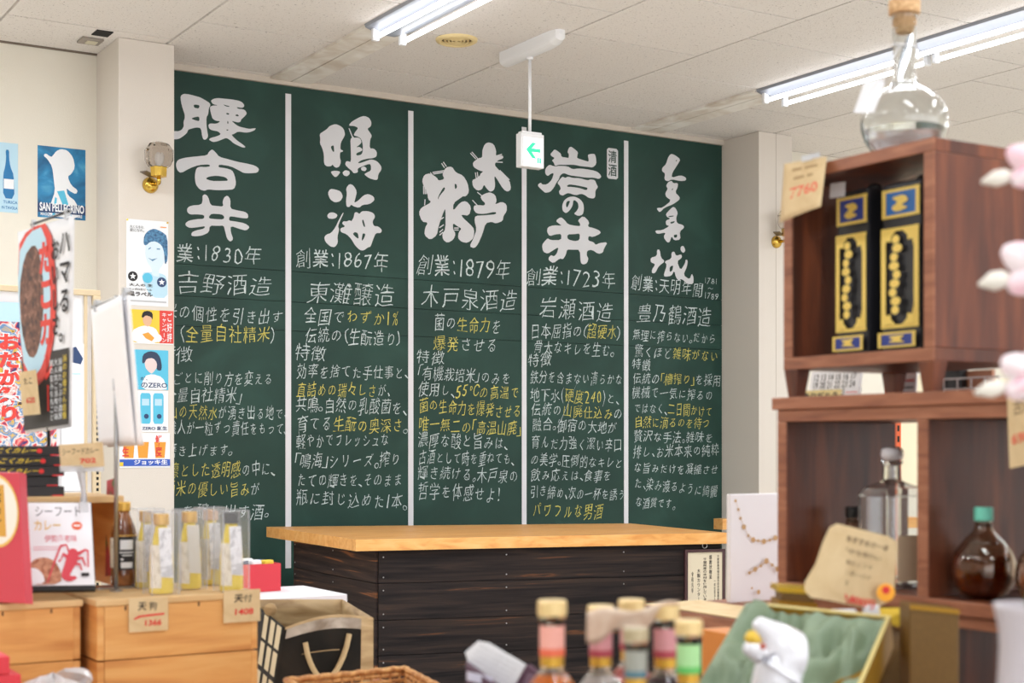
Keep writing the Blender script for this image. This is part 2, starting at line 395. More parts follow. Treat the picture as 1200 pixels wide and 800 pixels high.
LINES = [
 (183,294,307,300,23,'創業：1830年'), (206,331,319,337,27,'吉野酒造'), (192,364,332,373,20,'米の個性を引き出す'),
 (209,390,324,393,22,'（{全量自社精米}）'), (186,415,226,415,20,'特徴'), (190,443,320,444,18,'米ごとに削り方を変える'),
 (186,462,284,464,19,'「全量自社精米」'), (197,483,337,484,18,'{山の天然水}が湧き出る地で、'), (196,501,337,502,18,'職人が一粒ずつ責任をもって、'),
 (195,528,273,527,17,'磨き上げます。'), (198,552,322,549,20,'{凛とした透明感}の中に、'), (193,573,305,573,20,'{酒米の優しい旨み}が'),
 (212,599,316,599,20,'を醸し出す酒。'),
 (346,302,456,308,24,'創業：1867年'), (360,342,463,346,27,'東灘醸造'), (356,370,468,374,20,'全国で{わずか1%}'),
 (357,393,471,397,20,'伝統の（生酛造り）'), (345,413,382,414,20,'特徴'), (347,435,479,437,18,'効率を捨てた手仕事と、'),
 (347,456,458,458,18,'{直詰めの瑞々しさ}が、'), (346,473,477,478,20,'共鳴。自然の乳酸菌を、'), (347,496,478,499,20,'育てる{生酛の奥深さ}。'),
 (347,517,456,516,19,'軽やかでフレッシュな'), (345,540,470,538,19,'「鳴海」シリーズ。搾り'), (347,562,472,563,19,'たての輝きを、そのまま'),
 (346,582,478,589,20,'瓶に封じ込めた1本。'),
 (488,311,599,317,26,'創業：1879年'), (493,346,607,353,26,'木戸泉酒造'), (508,378,588,383,20,'菌の{生命力}を'),
 (507,402,584,405,20,'{爆発}させる'), (487,417,522,419,18,'特徴'), (489,436,599,444,18,'「有機栽培米」のみを'),
 (490,456,609,461,18,'使用し、{55℃の高温で}'), (491,474,611,483,18,'{菌の生命力を爆発させる}'), (490,497,611,503,18,'{唯一無二の「高温山廃」}'),
 (489,515,596,519,19,'濃厚な酸と旨みは、'), (490,535,603,538,17,'古酒として時を重ねても、'), (489,554,608,558,18,'輝き続ける。木戸泉の'),
 (489,575,594,580,21,'哲学を体感せよ！'),
 (616,323,722,328,23,'創業：1723年'), (631,360,719,367,26,'岩瀬酒造'), (621,387,728,390,19,'日本屈指の（{超硬水}）'),
 (625,406,720,411,18,'骨太なキレを生む。'), (618,421,647,422,17,'特徴'), (621,441,730,445,16,'鉄分を含まない清らかな'),
 (621,462,726,467,17,'地下水({硬度240})と、'), (622,479,730,486,17,'伝統の{山廃仕込み}の'), (623,497,723,501,17,'融合。御宿の大地が'),
 (622,518,729,522,17,'育んだ力強く潔い辛口'), (621,538,730,543,16,'の美学。圧倒的なキレと'), (622,556,717,558,16,'飲み応えは、食事を'),
 (621,575,733,581,16,'引き締め、次の一杯を誘う'), (623,597,707,601,20,'{パワフルな男酒}'),
 (739,331,824,340,19,'創業：天明年間'), (825,328,841,330,8,'1781'), (829,338,836,338,7,'〜'), (825,346,842,348,9,'1789'),
 (746,366,834,373,24,'豊乃鶴酒造'), (741,392,839,397,15,'無理に搾らない。だから'), (743,411,842,417,16,'驚くほど{雑味がない}'),
 (740,427,763,428,14,'特徴'), (741,443,845,446,15,'伝統の{「槽搾り」}を採用'), (740,459,836,464,15,'機械で一気に搾るの'),
 (742,478,835,482,15,'ではなく、{二日間かけて}'), (743,494,832,496,15,'{自然に滴るのを待つ}'), (742,511,836,513,15,'贅沢な手法。雑味を'),
 (741,530,843,527,16,'排し、お米本来の純粋'), (742,548,842,551,14,'な旨みだけを凝縮させ'), (743,565,841,577,15,'た、染み渡るように綺麗'),
 (744,588,791,591,14,'な酒質です。')]
for l in LINES: chalk_line(*l)
# large cut-out brush characters (outlines read from the photo: origin px, scale, [outer, holes...])
def P(s): a = [float(t) for t in s.split()]; return list(zip(a[::2], a[1::2]))
BR = [
 ((200,100),.1,['115 125 150 98 220 105 300 128 340 138 400 170 462 210 465 240 448 262 440 340 418 375 420 470 430 540 440 600 415 635 385 635 370 600 355 500 300 492 225 512 205 520 190 560 140 600 100 625 60 632 0 630 -10 590 10 545 50 535 90 538 130 520 155 480 150 430 165 385 165 340 140 270 120 190',
   '268 228 300 224 340 235 330 272 275 262','240 390 270 375 335 362 338 420 290 410']),
 ((200,100),.1,['472 178 500 158 550 148 620 155 720 165 800 180 840 200 862 228 858 255 830 264 770 253 790 275 850 280 875 295 895 330 860 370 825 400 820 425 795 435 760 428 710 413 770 465 810 485 860 497 920 510 960 505 1000 500 985 525 940 545 880 555 790 540 740 570 712 578 740 610 790 655 850 695 880 725 850 730 790 705 740 680 690 635 650 615 600 635 550 655 495 665 445 635 470 615 530 600 590 575 560 540 480 525 450 505 440 465 460 445 540 450 585 420 530 415 490 390 475 340 462 285 460 255 485 237 560 234 500 222 480 200',
   '615 222 650 234 690 243 685 253 640 244','645 330 665 320 692 335 670 345','750 352 780 337 800 355 790 365','667 412 678 430 672 455 662 440','650 522 665 514 680 523 665 532']),
 ((200,170),.15,['40 150 55 115 110 98 200 88 285 80 300 50 325 32 350 55 380 92 450 110 520 130 600 145 660 160 692 185 680 215 620 220 570 218 530 195 470 165 380 150 370 172 430 180 480 195 500 235 512 300 495 345 440 350 360 352 290 345 265 358 225 345 195 305 188 240 200 180 230 168 270 172 310 165 300 150 220 155 150 180 80 220 50 195',
   '270 262 300 245 360 238 430 250 452 278 400 280 320 280']),
 ((200,170),.15,['248 395 268 382 292 400 312 470 360 475 412 480 405 440 420 405 445 393 468 425 465 495 520 510 580 520 605 540 605 572 560 570 500 560 460 555 455 590 500 595 580 610 620 640 590 668 540 655 468 630 470 680 490 735 465 755 440 730 425 670 415 628 370 630 305 628 300 680 250 705 200 712 160 708 165 680 200 665 262 652 270 632 220 640 150 648 118 630 115 610 140 590 200 578 262 575 262 545 200 540 150 542 128 520 130 490 160 472 240 465 250 430',
   '300 555 320 535 400 540 420 560 412 580 350 578 300 572']),
 ((365,130),.1125,['85 240 120 215 160 190 190 155 250 135 300 155 335 185 350 240 340 270 305 330 300 400 330 412 325 425 298 430 295 480 308 530 290 580 260 592 235 580 220 555 205 575 160 578 130 550 130 450 110 380 88 340 92 290','198 372 232 352 238 430 220 420']),
 ((365,130),.1125,['390 145 420 110 500 65 550 50 600 70 625 115 620 160 580 185 610 225 630 260 610 300 605 390 650 390 682 425 678 475 640 492 590 495 520 512 482 538 500 545 560 525 620 502 680 520 725 570 730 610 695 660 690 715 660 718 600 700 548 660 570 645 620 620 620 570 605 548 520 580 480 600 485 640 440 650 418 620 390 600 350 560 360 525 380 522 412 535 410 400 405 290 425 280 400 220 385 175 400 185 435 280 480 275 510 290 522 320 510 345 462 380 500 372 530 395 528 415 465 440 470 465 520 455 535 420 535 350 520 290 480 265 440 255 450 225 490 175 440 155 400 155']),
 ((365,130),.1125,['200 630 250 620 305 632 270 680 245 690 215 660']), ((365,130),.1125,['322 640 350 615 395 625 400 655 370 682 335 670']),
 ((365,130),.1125,['515 590 550 575 578 600 560 628 520 618']),
 ((370,210),.1125,['125 145 150 100 200 105 260 125 285 180 255 230 200 242 150 210']), ((370,210),.1125,['118 375 145 345 190 345 228 370 215 400 180 413 130 408']),
 ((370,210),.1125,['292 350 250 440 232 490 245 520 225 600 232 660 200 708 150 700 100 650 88 605 110 575 160 560 205 500 235 435 280 350']),
 ((370,210),.1125,['315 95 350 48 390 60 430 125 410 210 400 245 440 225 500 165 550 152 605 180 612 220 560 260 490 265 450 298 390 280 370 262 350 290 320 285 315 220 325 150']),
 ((370,210),.1125,['405 345 430 342 455 362 480 332 540 330 600 350 620 390 590 440 605 488 650 490 690 525 680 560 625 560 600 620 570 705 550 705 500 742 460 738 410 690 370 620 320 570 260 550 255 510 310 492 272 460 290 435 320 440 355 425 370 440 395 400',
   '480 430 495 415 518 495 500 495','385 570 405 548 440 560 448 622 420 605','490 560 520 570 500 620 478 645 482 600']),
 ((485,160),.175,['460 85 475 50 500 37 535 50 552 95 548 130 595 125 600 145 560 160 538 188 570 225 640 290 652 350 630 370 600 355 548 270 538 265 545 330 535 360 510 370 485 345 470 320 455 355 425 362 395 335 390 290 420 280 470 235 440 228 400 205 393 175 430 145 458 140 458 110']),
 ((485,160),.175,['445 400 475 382 510 372 545 390 555 430 542 455 590 435 622 455 622 500 600 530 595 565 550 582 520 570 480 580 460 650 430 720 405 748 372 735 400 680 420 620 405 560 412 530 470 527 552 520 548 502 470 518 420 515 400 490 402 462 430 458 472 462 478 445 455 425']),
 ((485,160),.175,['55 295 70 255 110 245 155 275 165 295 205 285 190 250 215 205 255 200 280 240 330 260 360 310 370 370 350 400 320 400 265 445 262 500 310 440 350 430 385 470 370 530 315 522 330 545 380 590 405 620 400 680 360 712 320 705 295 680 300 640 320 615 290 600 262 578 262 620 280 650 265 690 225 712 195 690 190 650 212 620 212 480 200 500 165 600 155 660 110 692 70 660 75 610 95 575 55 570 32 510 50 475 100 450 115 435 95 420 90 370 65 330',
   '272 315 285 318 290 340 276 355','200 335 212 350 168 402 165 425 160 405']),
 ((625,165),.09372,['212 165 240 135 265 105 300 125 345 160 350 200 420 210 442 215 445 160 425 145 445 85 470 72 500 90 560 140 550 185 545 215 620 240 690 262 692 230 680 175 710 165 765 160 782 200 790 290 740 335 690 325 600 318 520 300 460 298 400 300 320 298 270 315 255 270 230 245 270 215 225 190']),
 ((625,165),.09372,['150 345 200 295 260 320 330 312 430 318 490 355 560 345 640 350 780 375 830 410 852 450 820 478 760 460 660 460 560 445 450 430 380 400 335 430 320 480 290 520 260 580 210 640 150 650 120 625 60 570 58 545 95 520 110 545 170 545 230 490 258 400 220 410 180 442 148 410']),
 ((625,165),.09372,['300 530 325 490 365 445 400 465 430 445 500 465 580 465 680 495 715 480 770 490 790 540 810 580 775 620 775 700 750 722 690 712 650 680 600 660 530 682 440 650 400 665 370 685 330 670 320 630 345 600 330 560','420 560 450 543 540 555 660 580 680 590 665 620 580 590 480 575 425 575']),
 ((625,225),.1125,['300 140 320 85 370 50 430 45 490 75 522 120 528 180 515 235 470 250 420 225 450 200 472 160 465 110 430 82 415 90 410 140 380 190 340 222 305 195','338 130 350 95 385 90 365 140 348 165']),
 ((625,225),.1125,['232 300 285 258 325 290 360 335 430 350 490 355 485 325 462 295 520 245 585 310 565 360 630 375 690 400 705 430 620 470 575 455 570 505 625 520 650 550 690 530 775 520 735 590 725 630 680 645 610 600 560 610 555 660 575 690 560 740 520 755 492 735 485 600 410 600 350 598 340 650 310 700 275 690 210 742 160 710 160 680 185 655 215 670 245 640 265 570 200 610 150 642 100 620 90 550 120 510 150 480 180 500 290 500 292 435 230 440 170 460 142 415 150 365 210 345 300 350 270 330',
   '355 440 430 438 485 430 482 500 430 512 355 490']),
 ((755,170),.2128,['130 70 145 48 165 52 200 78 185 105 155 150 150 180 200 165 230 178 230 195 200 198 150 188 130 200 110 190 115 155 98 145 98 125 120 105','172 85 180 80 178 92']),
 ((755,170),.2128,['130 205 150 195 160 210 185 208 185 230 170 260 195 285 195 300 160 325 110 345 85 372 68 350 75 345 100 345 150 305 120 285 115 265 130 240 120 225','150 245 160 235 155 250']),
 ((755,170),.2128,['140 355 160 338 175 350 185 375 175 400 180 430 215 440 220 455 195 475 200 520 165 525 150 500 140 535 125 535 105 505 120 480 70 490 58 470 100 468 140 445 120 440 118 415 145 405 125 395 118 380','132 391 164 387 160 393 134 397','142 424 170 417 162 429 146 433','162 494 182 491 180 508 165 510']),
 ((755,170),.2128,['70 575 85 575 92 620 115 640 80 665 60 705 42 705 42 685 62 655 35 645 35 620 70 610']),
 ((755,170),.2128,['150 590 165 585 175 610 205 600 208 620 180 640 200 690 225 650 228 628 240 635 235 670 215 715 250 740 262 705 272 730 270 765 240 765 205 735 190 745 175 730 165 690 150 720 110 725 108 710 125 660 110 640 150 625','140 670 160 660 155 690 140 700']),
 ((755,170),.2128,['200 560 215 552 228 580 215 595 200 580']),
]
STREAK = [((485,160),.175,[(378,110,415,150),(388,103,428,148),(545,132,590,118),(548,170,595,172),(412,240,418,282),(425,238,430,280),(575,225,640,290),(445,255,478,225),
   (392,425,425,460),(425,372,460,400),(65,330,66,385),(74,330,76,385),(83,340,86,385),(185,178,205,208),(197,170,218,200),(110,240,130,265),(125,240,205,228),(130,250,195,240),(75,420,72,460),(172,560,200,540),
   (170,610,200,590),(172,640,195,620),(172,660,195,640),(270,612,300,612),(270,625,300,625),(380,600,395,618),(265,440,322,400)])]
lift = YB-.0016
for g, (org, sc, loops) in enumerate(BR):
    vs, fs = fillpoly([chaikin(P(l), 1) for l in loops])
    mb = MB().add([Wy(org[0]+x*sc, org[1]+y*sc, lift) for x, y in vs], fs)
    ob('brush_character', mb, M_cut, board)
for org, sc, segs in STREAK:
    mb = MB()
    for x0, y0, x1, y1 in segs:
        a = Wy(org[0]+x0*sc, org[1]+y0*sc, lift-.0004); b = Wy(org[0]+x1*sc, org[1]+y1*sc, lift-.0004)
        d = (b-a).normalized(); n = V((-d.z, 0, d.x))*.0035
        mb.add([a-n, b-n, b+n, a+n], [(0, 1, 2, 3)])
    props(ob('brush_streaks', mb, M_cut, board), kind='stuff')
# small round-cornered stamp reading 清酒
a = Wy(711, 173, YB); b = Wy(724, 173, YB); c = Wy(711, 209, YB)
sh = Sheet((a.x, YB, a.z), (b.x-a.x, 0, 0), (0, 0, c.z-a.z), board, lift=.0016)
sh.poly('stamp', [[(.15, 0), (.85, 0), (1, .06), (1, .94), (.85, 1), (.15, 1), (0, .94), (0, .06)]], M_cut)
sh.text('stamp_print', '清酒', .08, .06, .92, .94, M_board, vert=True, off=.012)

# ================================================================== COUNTER
ZT = .941
BL, FL, FR_, BR_ = (Wz(312, 617, ZT), Wz(417, 632, ZT), Wz(853, 624, ZT), Wz(739, 613, ZT))
def cq(u, v, z):            # u along (0 left), v from front (0) to back (1)
    p = (FL*(1-u)+FR_*u)*(1-v)+(BL*(1-u)+BR_*u)*v
    return V((p.x, p.y, z))
counter = thing('serving_counter', cq(.5, .5, 0), 'serving counter with pale laminated wood top and dark charred plank front', 'counter')
for i in range(6):
    v0, v1 = i/6+.001, (i+1)/6-.001
    ob('top_stave', MB().hexa([cq(0, v0, .881), cq(1, v0, .881), cq(1, v1, .881), cq(0, v1, .881)], [cq(0, v0, ZT), cq(1, v0, ZT), cq(1, v1, ZT), cq(0, v1, ZT)]), M_counter, counter, bev=.0015)
def solve_u(px, v, z=.881):
    a, b = -.3, 1.3
    for _ in range(40):
        m = (a+b)/2
        if PX(cq(m, v, z))[0] < px: a = m
        else: b = m
    return a
uF = solve_u(443, .04); uB = solve_u(347, .9); uR = solve_u(843, .04)
cFL, cFR, cBL, cBR = cq(uF, .04, 0), cq(uR, .04, 0), cq(uB, .9, 0), cq(.93, .9, 0)
ob('carcass', MB().hexa([cFL*.98+cBR*.02, cFR*.98+cBL*.02, cBR*.98+cFL*.02, cBL*.98+cFR*.02], [p+UP*.878 for p in (cFL*.98+cBR*.02, cFR*.98+cBL*.02, cBR*.98+cFL*.02, cBL*.98+cFR*.02)]), M_dark, counter)
def planks(a, b, m, name):
    d = (b-a).normalized(); n = V((d.y, -d.x, 0)); z = .880; hs = [.172, .190, .182, .192, .14]
    L = (b-a).length; scr = MB()
    for h in hs:
        lo, hi = z-h+.003, z
        ob(name, MB().hexa([a, b, b+n*.016, a+n*.016][::-1] if 0 else [a+UP*lo, b+UP*lo, b+n*.016+UP*lo, a+n*.016+UP*lo], [a+UP*hi, b+UP*hi, b+n*.016+UP*hi, a+n*.016+UP*hi]), m, counter, bev=.0015)
        k = 3
        t = .025
        while t < L:
            for zz in (lo+.03, hi-.035):
                scr.lathe([(.0045, 0), (.003, .002)], a+d*t+n*.0155+UP*zz, 6, n)
            t += L/2.03 if L < 1.4 else (.66 if t < 1 else .62)
        z -= h
    props(ob('screw_heads', scr, M_steel, counter), 'steel screw heads', kind='stuff')
M_charF = M_char
planks(cFL, cFR, M_char, 'front_plank'); planks(cBL, cFL, M_charx, 'side_plank')
# framed certificate on the counter front
a = cFL+(cFR-cFL).normalized()*0; d = (cFR-cFL).normalized(); n = V((d.y, -d.x, 0))
def on_front(px, off):
    lo, hi = 0, 3
    for _ in range(40):
        m = (lo+hi)/2
        if PX(cFL+d*m+n*off)[0] < px: lo = m
        else: hi = m
    return cFL+d*lo+n*off
c0 = on_front(803, .04); c1 = on_front(850, .04); ztop = CAMZ+(522-644)/FPX*(c0.x*SI+c0.y*CO)
cert = thing('framed_certificate', (c0+c1)/2+UP*(ztop-.33), 'dark framed paper certificate hung on the counter front at its right end', 'certificate')
Wd = (c1-c0).length; Hh = .33; fw = .016
def fbar(u0, u1, z0, z1): cert_m.hexa([c0+d*u0+UP*z0, c0+d*u1+UP*z0, c0+d*u1-n*.018+UP*z0, c0+d*u0-n*.018+UP*z0], [c0+d*u0+UP*z1, c0+d*u1+UP*z1, c0+d*u1-n*.018+UP*z1, c0+d*u0-n*.018+UP*z1])
cert_m = MB(); z0 = ztop-Hh
fbar(0, fw, z0, ztop); fbar(Wd-fw, Wd, z0, ztop); fbar(fw, Wd-fw, z0, z0+fw); fbar(fw, Wd-fw, ztop-fw, ztop)
ob('frame', cert_m, mat('frame_wood', (70, 44, 48), .35), cert)
s_o, sh = paper('certificate_sheet', c0+d*fw-n*.006+UP*(ztop-fw), d*(Wd-2*fw), V((0, 0, -(Hh-2*fw))), mat('cream_paper', (216, 204, 180), .7), parent=cert)
for txt, u, v0, v1, ww in (('千葉県産の木材を使用しています', .5, .1, .95, .12), ('木製カウンター', .32, .3, .9, .1), ('令和元年', .14, .35, .75, .07), ('感謝状贈呈', .66, .05, .5, .09), ('千葉県森林組合連合会木材需要拡大', .88, .05, .95, .06), ('一般社団法人', .78, .5, .9, .05)):
    sh.text('certificate_print', txt, u-ww/2, v0, u+ww/2, v1, M_ink, vert=True, off=.01)
ob('hanging_ring', MB().tube([c0+d*(Wd/2)+V((0, 0, ztop+.02))+(d*math.cos(t)+UP*math.sin(t))*.014-n*.008 for t in [i*.5236 for i in range(13)]], .0025, 6), M_steel, cert, smooth=True)
# little wood block at the board's right foot
a = Wy(838, 608, 8.44); b = Wy(856, 620, 8.44)
ob('wooden_rail_end', MB().box((a.x, 8.35, b.z), (7.6, 8.06+.03 if 0 else 8.5, a.z)), M_counter, None, bev=.002) if 0 else None
a = Wy(838, 608, 8.02); b = Wy(858, 620, 8.02)
props(ob('wooden_rail', MB().box((a.x+.05, 8.0, b.z), (7.5, YC-.002, a.z)), M_counter, None, bev=.002, loc=(7.2, 8.05, b.z)), 'short pale wooden rail on the right column beside the counter end', 'rail')

# ================================================================== CEILING LAMPS
def fixture(x, y1, label, group=None):
    y0 = y1-1.25
    t = thing('fluorescent_fixture', (x, (y0+y1)/2, CEIL), label, 'ceiling light', group)
    ob('housing', MB().prism([(x-.135, y0, CEIL-.001), (x+.135, y0, CEIL-.001), (x+.13, y0, CEIL-.018), (x+.045, y0, CEIL-.045), (x-.045, y0, CEIL-.045), (x-.13, y0, CEIL-.018)], (0, 1.25, 0)), M_refl, t)
    for sx in (-1, 1):
        cx = x+sx*.082; cz = CEIL-.072
        ob('tube', MB().lathe([(.013, 0), (.013, 1.17)], (cx, y0+.04, cz), 12, AY), M_tube, t, smooth=False)
        for ye in (y0+.012, y1-.04):
            so = ob('tube_socket', MB().box((cx-.02, ye, cz-.02), (cx+.02, ye+.028, CEIL-.02)), M_white, t, bev=.006)
fixture(3.62, 7.16, 'twin-tube fluorescent ceiling light left of the round vent')
fixture(3.62, 5.90, 'twin-tube fluorescent ceiling light nearer along the left row, at the top edge')
fixture(6.38, 7.16, 'twin-tube fluorescent ceiling light at the far end of the right row')
fixture(6.38, 5.90, 'twin-tube fluorescent ceiling light nearer along the right row, behind the corked decanter')
fixture(6.38, 4.64, 'twin-tube fluorescent ceiling light in the right row at the frame edge')
# exit sign
es = thing('exit_sign', (4.45, 7.0, CEIL), 'hanging green arrow exit sign on a white ceiling mount and rod', 'sign')
prof = []
for i in range(9):
    t = math.pi*i/8; prof.append((.045*math.cos(t), -.05-.03*math.sin(t)))
mb = MB(); pts = [(4.445+.045, 0, -.001)]+[(4.445+x, 0, z) for x, z in prof]+[(4.445-.045, 0, -.001)]
ring = []
for y, sc in ((7.27, 1), (6.82, 1), (6.75, .92), (6.70, .7), (6.685, .35)):
    ring.append([V((4.445+(p[0]-4.445)*sc, y, CEIL+p[2]*(sc if p[2] < -.01 else 1))) for p in pts])
nn = len(pts); fs = []
for j in range(len(ring)-1):
    for i in range(nn): fs.append((j*nn+i, j*nn+(i+1) % nn, (j+1)*nn+(i+1) % nn, (j+1)*nn+i))
fs.append(tuple(range(nn))); fs.append(tuple(range((len(ring)-1)*nn, len(ring)*nn)))
mb.add([p for r in ring for p in r], fs); ob('ceiling_mount', mb, M_white, es, smooth=False)
SZ1, SZ0 = 3.175, 2.985
ob('rod', MB().lathe([(.0095, SZ1-.01), (.0095, CEIL-.07)], (4.45, 7.02, 0), 10), M_white, es, smooth=True)
ob('rod_collar', MB().lathe([(.018, 0), (.022, .012)], (4.45, 7.02, CEIL-.092), 12), M_white, es)
sx0 = 4.375; sx1 = 4.528
ob('sign_box', MB().box((sx0, 6.992, SZ0), (sx1, 7.048, SZ1)), M_white, es, bev=.004)
ob('sign_cap', MB().box((sx0+.012, 6.996, SZ1), (sx1-.012, 7.044, SZ1+.012)), M_white, es, bev=.003)
s1, sh = paper('sign_face', (sx0+.016, 6.9915, SZ1-.024), (sx1-sx0-.024, 0, 0), (0, 0, -(SZ1-SZ0-.034)), mat('lit_sign_white', (250, 252, 252), .4, emit=.9), parent=es)
G = mat('lit_sign_green', (52, 226, 150), .4, emit=.55)
sh.poly('arrow', [[(.12, .44), (.44, .17), (.66, .17), (.42, .38), (.86, .38), (.86, .51), (.42, .51), (.66, .74), (.44, .74)]], G)
sh.rect('running_figure', .69, .70, .90, .90, G); sh.rect('door_mark', .76, .72, .82, .90, mat('lit_sign_pale', (180, 245, 220), .4, emit=.5))
# round vent, detector and dark hole
vc = V((4.055, 7.16, CEIL))
vt = thing('ceiling_vent', vc, 'round cream ceiling air vent beside the left fluorescent light', 'vent')
Mv = mat('cream_plastic', (226, 204, 150), .5)
ob('vent_ring', MB().lathe([(.118, 0), (.116, -.012), (.10, -.02), (.086, -.014), (.086, -.002)], vc, 28, cap=False), Mv, vt, smooth=True)
ob('vent_dish', MB().lathe([(.086, -.002), (.086, -.003)], vc, 28), mat('vent_dark', (92, 78, 54), .8), vt)
for r in (.072, .052, .032):
    ob('vent_louver', MB().lathe([(r, -.005), (r-.004, -.016), (r-.013, -.012), (r-.009, -.004)], vc, 24, cap=False), Mv, vt, smooth=True)
ob('vent_hub', MB().lathe([(.012, -.004), (.010, -.014)], vc, 12), Mv, vt)
p = Wz(108, 49, CEIL-.01)
dt = thing('ceiling_detector', (p.x, p.y, CEIL), 'small grey rectangular detector on the ceiling by the left column', 'detector')
ob('plate', MB().box((p.x-.07, p.y-.06, CEIL-.014), (p.x+.05, p.y+.06, CEIL-.001)), mat('grey_plastic', (150, 140, 130), .5), dt, bev=.004)
ob('lens', MB().box((p.x-.035, p.y-.03, CEIL-.02), (p.x+.025, p.y+.03, CEIL-.013)), mat('lens_cream', (214, 206, 180), .4), dt, bev=.003)
p = Wz(120, 39.5, CEIL-.005)
props(ob('cable_hatch', MB().box((p.x-.045, p.y-.055, CEIL-.006), (p.x+.045, p.y+.055, CEIL-.0005)), M_slot, None, loc=(p.x, p.y, CEIL)), 'small black square opening in the ceiling next to the detector', 'hatch')

# ================================================================== SCONCES
def sconce(px, py, label, dxy=1.0, head=True):
    b = Wy(px, py, YC); t = thing('wall_sconce', b, label, 'wall lamp')
    ob('back_plate', MB().lathe([(.046, 0), (.044, .012), (.03, .03), (.012, .036)], b, 20, -AY), M_brass, t, smooth=True)
    g = b+V((.012, -.115, .150))
    ob('arm', MB().tube([b+V((0, -.03, 0)), b+V((.02, -.08, .0)), g+V((0, 0, -.15)), g+V((0, 0, -.12))], .012, 10), M_brass, t, smooth=True)
    ob('cup', MB().lathe([(.018, -.125), (.045, -.118), (.048, -.065), (.044, -.065)], g, 8), M_brass, t)
    pr = [(.036, -.075), (.062, -.06), (.079, -.028), (.079, .028), (.055, .062), (.028, .072)]
    gl = MB().lathe(pr, g, 10, cap=False); gl.lathe([(r-.003, h) for r, h in pr[::-1]], g, 10, cap=False)
    ob('glass_globe', gl, M_gglass, t)
    ob('globe_top', MB().lathe([(.028, .069), (.027, .072)], g, 10), M_gglass, t)
    ob('bulb', MB().lathe([(.012, -.075), (.013, -.045), (.020, -.02), (.018, .0), (.008, .012)], g, 14), M_white, t, smooth=True)
    ob('switch_blade', MB().obox(b+V((-.03, -.055, .052)), (.034, .02, -.008), (.012, -.022, 0), (0, 0, .0025)), mat('grey_metal', (120, 112, 106), .4, metal=.6), t)
sconce(176, 217, 'brass wall lamp with clear faceted globe on the left column')
sconce(909.5, 283.5, 'brass wall lamp on the right column, half hidden behind the kraft price tag')

# ================================================================== WALL POSTERS
M_blue = mat('print_blue', (30, 118, 176), .5); M_dblue = mat('print_dark_blue', (34, 62, 108), .5); M_cyan = mat('print_cyan', (86, 190, 224), .5)
M_lblue = mat('print_pale_blue', (186, 220, 238), .5); M_pw = mat('print_white', (240, 242, 246), .5); M_skin = mat('print_skin', (222, 178, 146), .6)
M_teal = mat('print_teal', (20, 104, 150), .5, scale=9, ramp=[(.35, (14, 88, 134)), (.6, (38, 134, 186)), (.8, (110, 190, 220))])
M_yel = mat('print_yellow', (232, 200, 52), .5); M_org = mat('print_orange', (238, 150, 40), .5); M_amb = mat('print_amber', (232, 158, 50), .5)
M_sred = mat('print_red', (222, 62, 52), .5); M_pink = mat('print_pink', (226, 140, 150), .5)
o, s = sheet_y('wall_poster', -14, 165, 21, 247, YW, M_lblue, label='pale blue poster of a blue bottle at the left frame edge', cat='poster')
s.poly('bottle_print', [[(.58, .10), (.70, .10), (.70, .22), (.74, .34), (.86, .46), (.88, .80), (.50, .80), (.50, .46), (.57, .34), (.60, .22)]], M_blue, smooth=1)
s.rect('bottle_label_print', .52, .52, .86, .66, M_pw); s.text('poster_lettering', 'TURICA', .50, .83, .98, .88, M_blue, off=.01); s.text('poster_lettering', 'IN TAVOLA', .45, .91, .98, .96, M_blue, off=.01)
o, s = sheet_y('wall_poster', 44, 170, 100, 254, YW, M_teal, label='dark teal poster with a white dancing figure above printed capitals', cat='poster')
s.poly('figure_print', [[(.38, .06), (.48, .02), (.62, .03), (.74, .12), (.78, .26), (.70, .36), (.62, .40), (.70, .52), (.84, .58), (.80, .64), (.66, .60), (.60, .56), (.62, .66), (.80, .74), (.92, .98), (.20, .98), (.28, .78), (.36, .62), (.33, .44), (.30, .28), (.20, .18), (.12, .14), (.16, .10), (.28, .15), (.32, .12)]], M_pw, smooth=1)
s.poly('figure_shade_print', [[(.40, .62), (.55, .60), (.72, .96), (.62, .96)], [(.36, .70), (.40, .72), (.36, .96), (.30, .96)]], M_cyan)
s.rect('lettering_band', 0, .80, 1, .93, M_dblue)
s.text('poster_lettering', 'SAN PELLEGRINO', .04, .79, .97, .93, M_pw, off=.03); s.text('poster_lettering', 'MAGGIO', .06, .93, .30, .98, M_pw, off=.02); s.text('poster_lettering', 'OCTOBRE', .62, .93, .93, .98, M_pw, off=.02)
YCP = YC-.0005
o, s = sheet_y('column_poster', 148, 256, 197, 357, YCP, M_pw, label='tall white poster of a smiling man in blue tones on the left column', cat='poster')
s.poly('shirt_print', [[(.35, .62), (.62, .60), (.92, .62), (.98, .70), (.98, .90), (.60, .90), (.42, .76)]], M_lblue, smooth=1)
s.poly('face_print', [[(.46, .28), (.50, .24), (.78, .22), (.92, .28), (.94, .42), (.86, .52), (.76, .58), (.80, .66), (.60, .64), (.60, .56), (.50, .50), (.44, .40)]], mat('print_ice', (214, 232, 244), .5), smooth=1)
s.poly('hair_print', [[(.40, .28), (.42, .18), (.52, .12), (.66, .09), (.84, .12), (.98, .17), (.99, .44), (.92, .52), (.90, .36), (.84, .28), (.70, .24), (.56, .25), (.46, .30)]], mat('print_hair_blue', (44, 96, 140), .5, scale=60, ramp=[(.35, (30, 70, 112)), (.6, (78, 136, 178))]), smooth=1)
s.poly('features_print', [[(.52, .33), (.58, .31), (.58, .325), (.52, .345)], [(.72, .32), (.80, .32), (.80, .335), (.72, .335)], [(.50, .435), (.60, .455), (.74, .435), (.62, .475)]], mat('print_mid_blue', (92, 140, 178), .5))
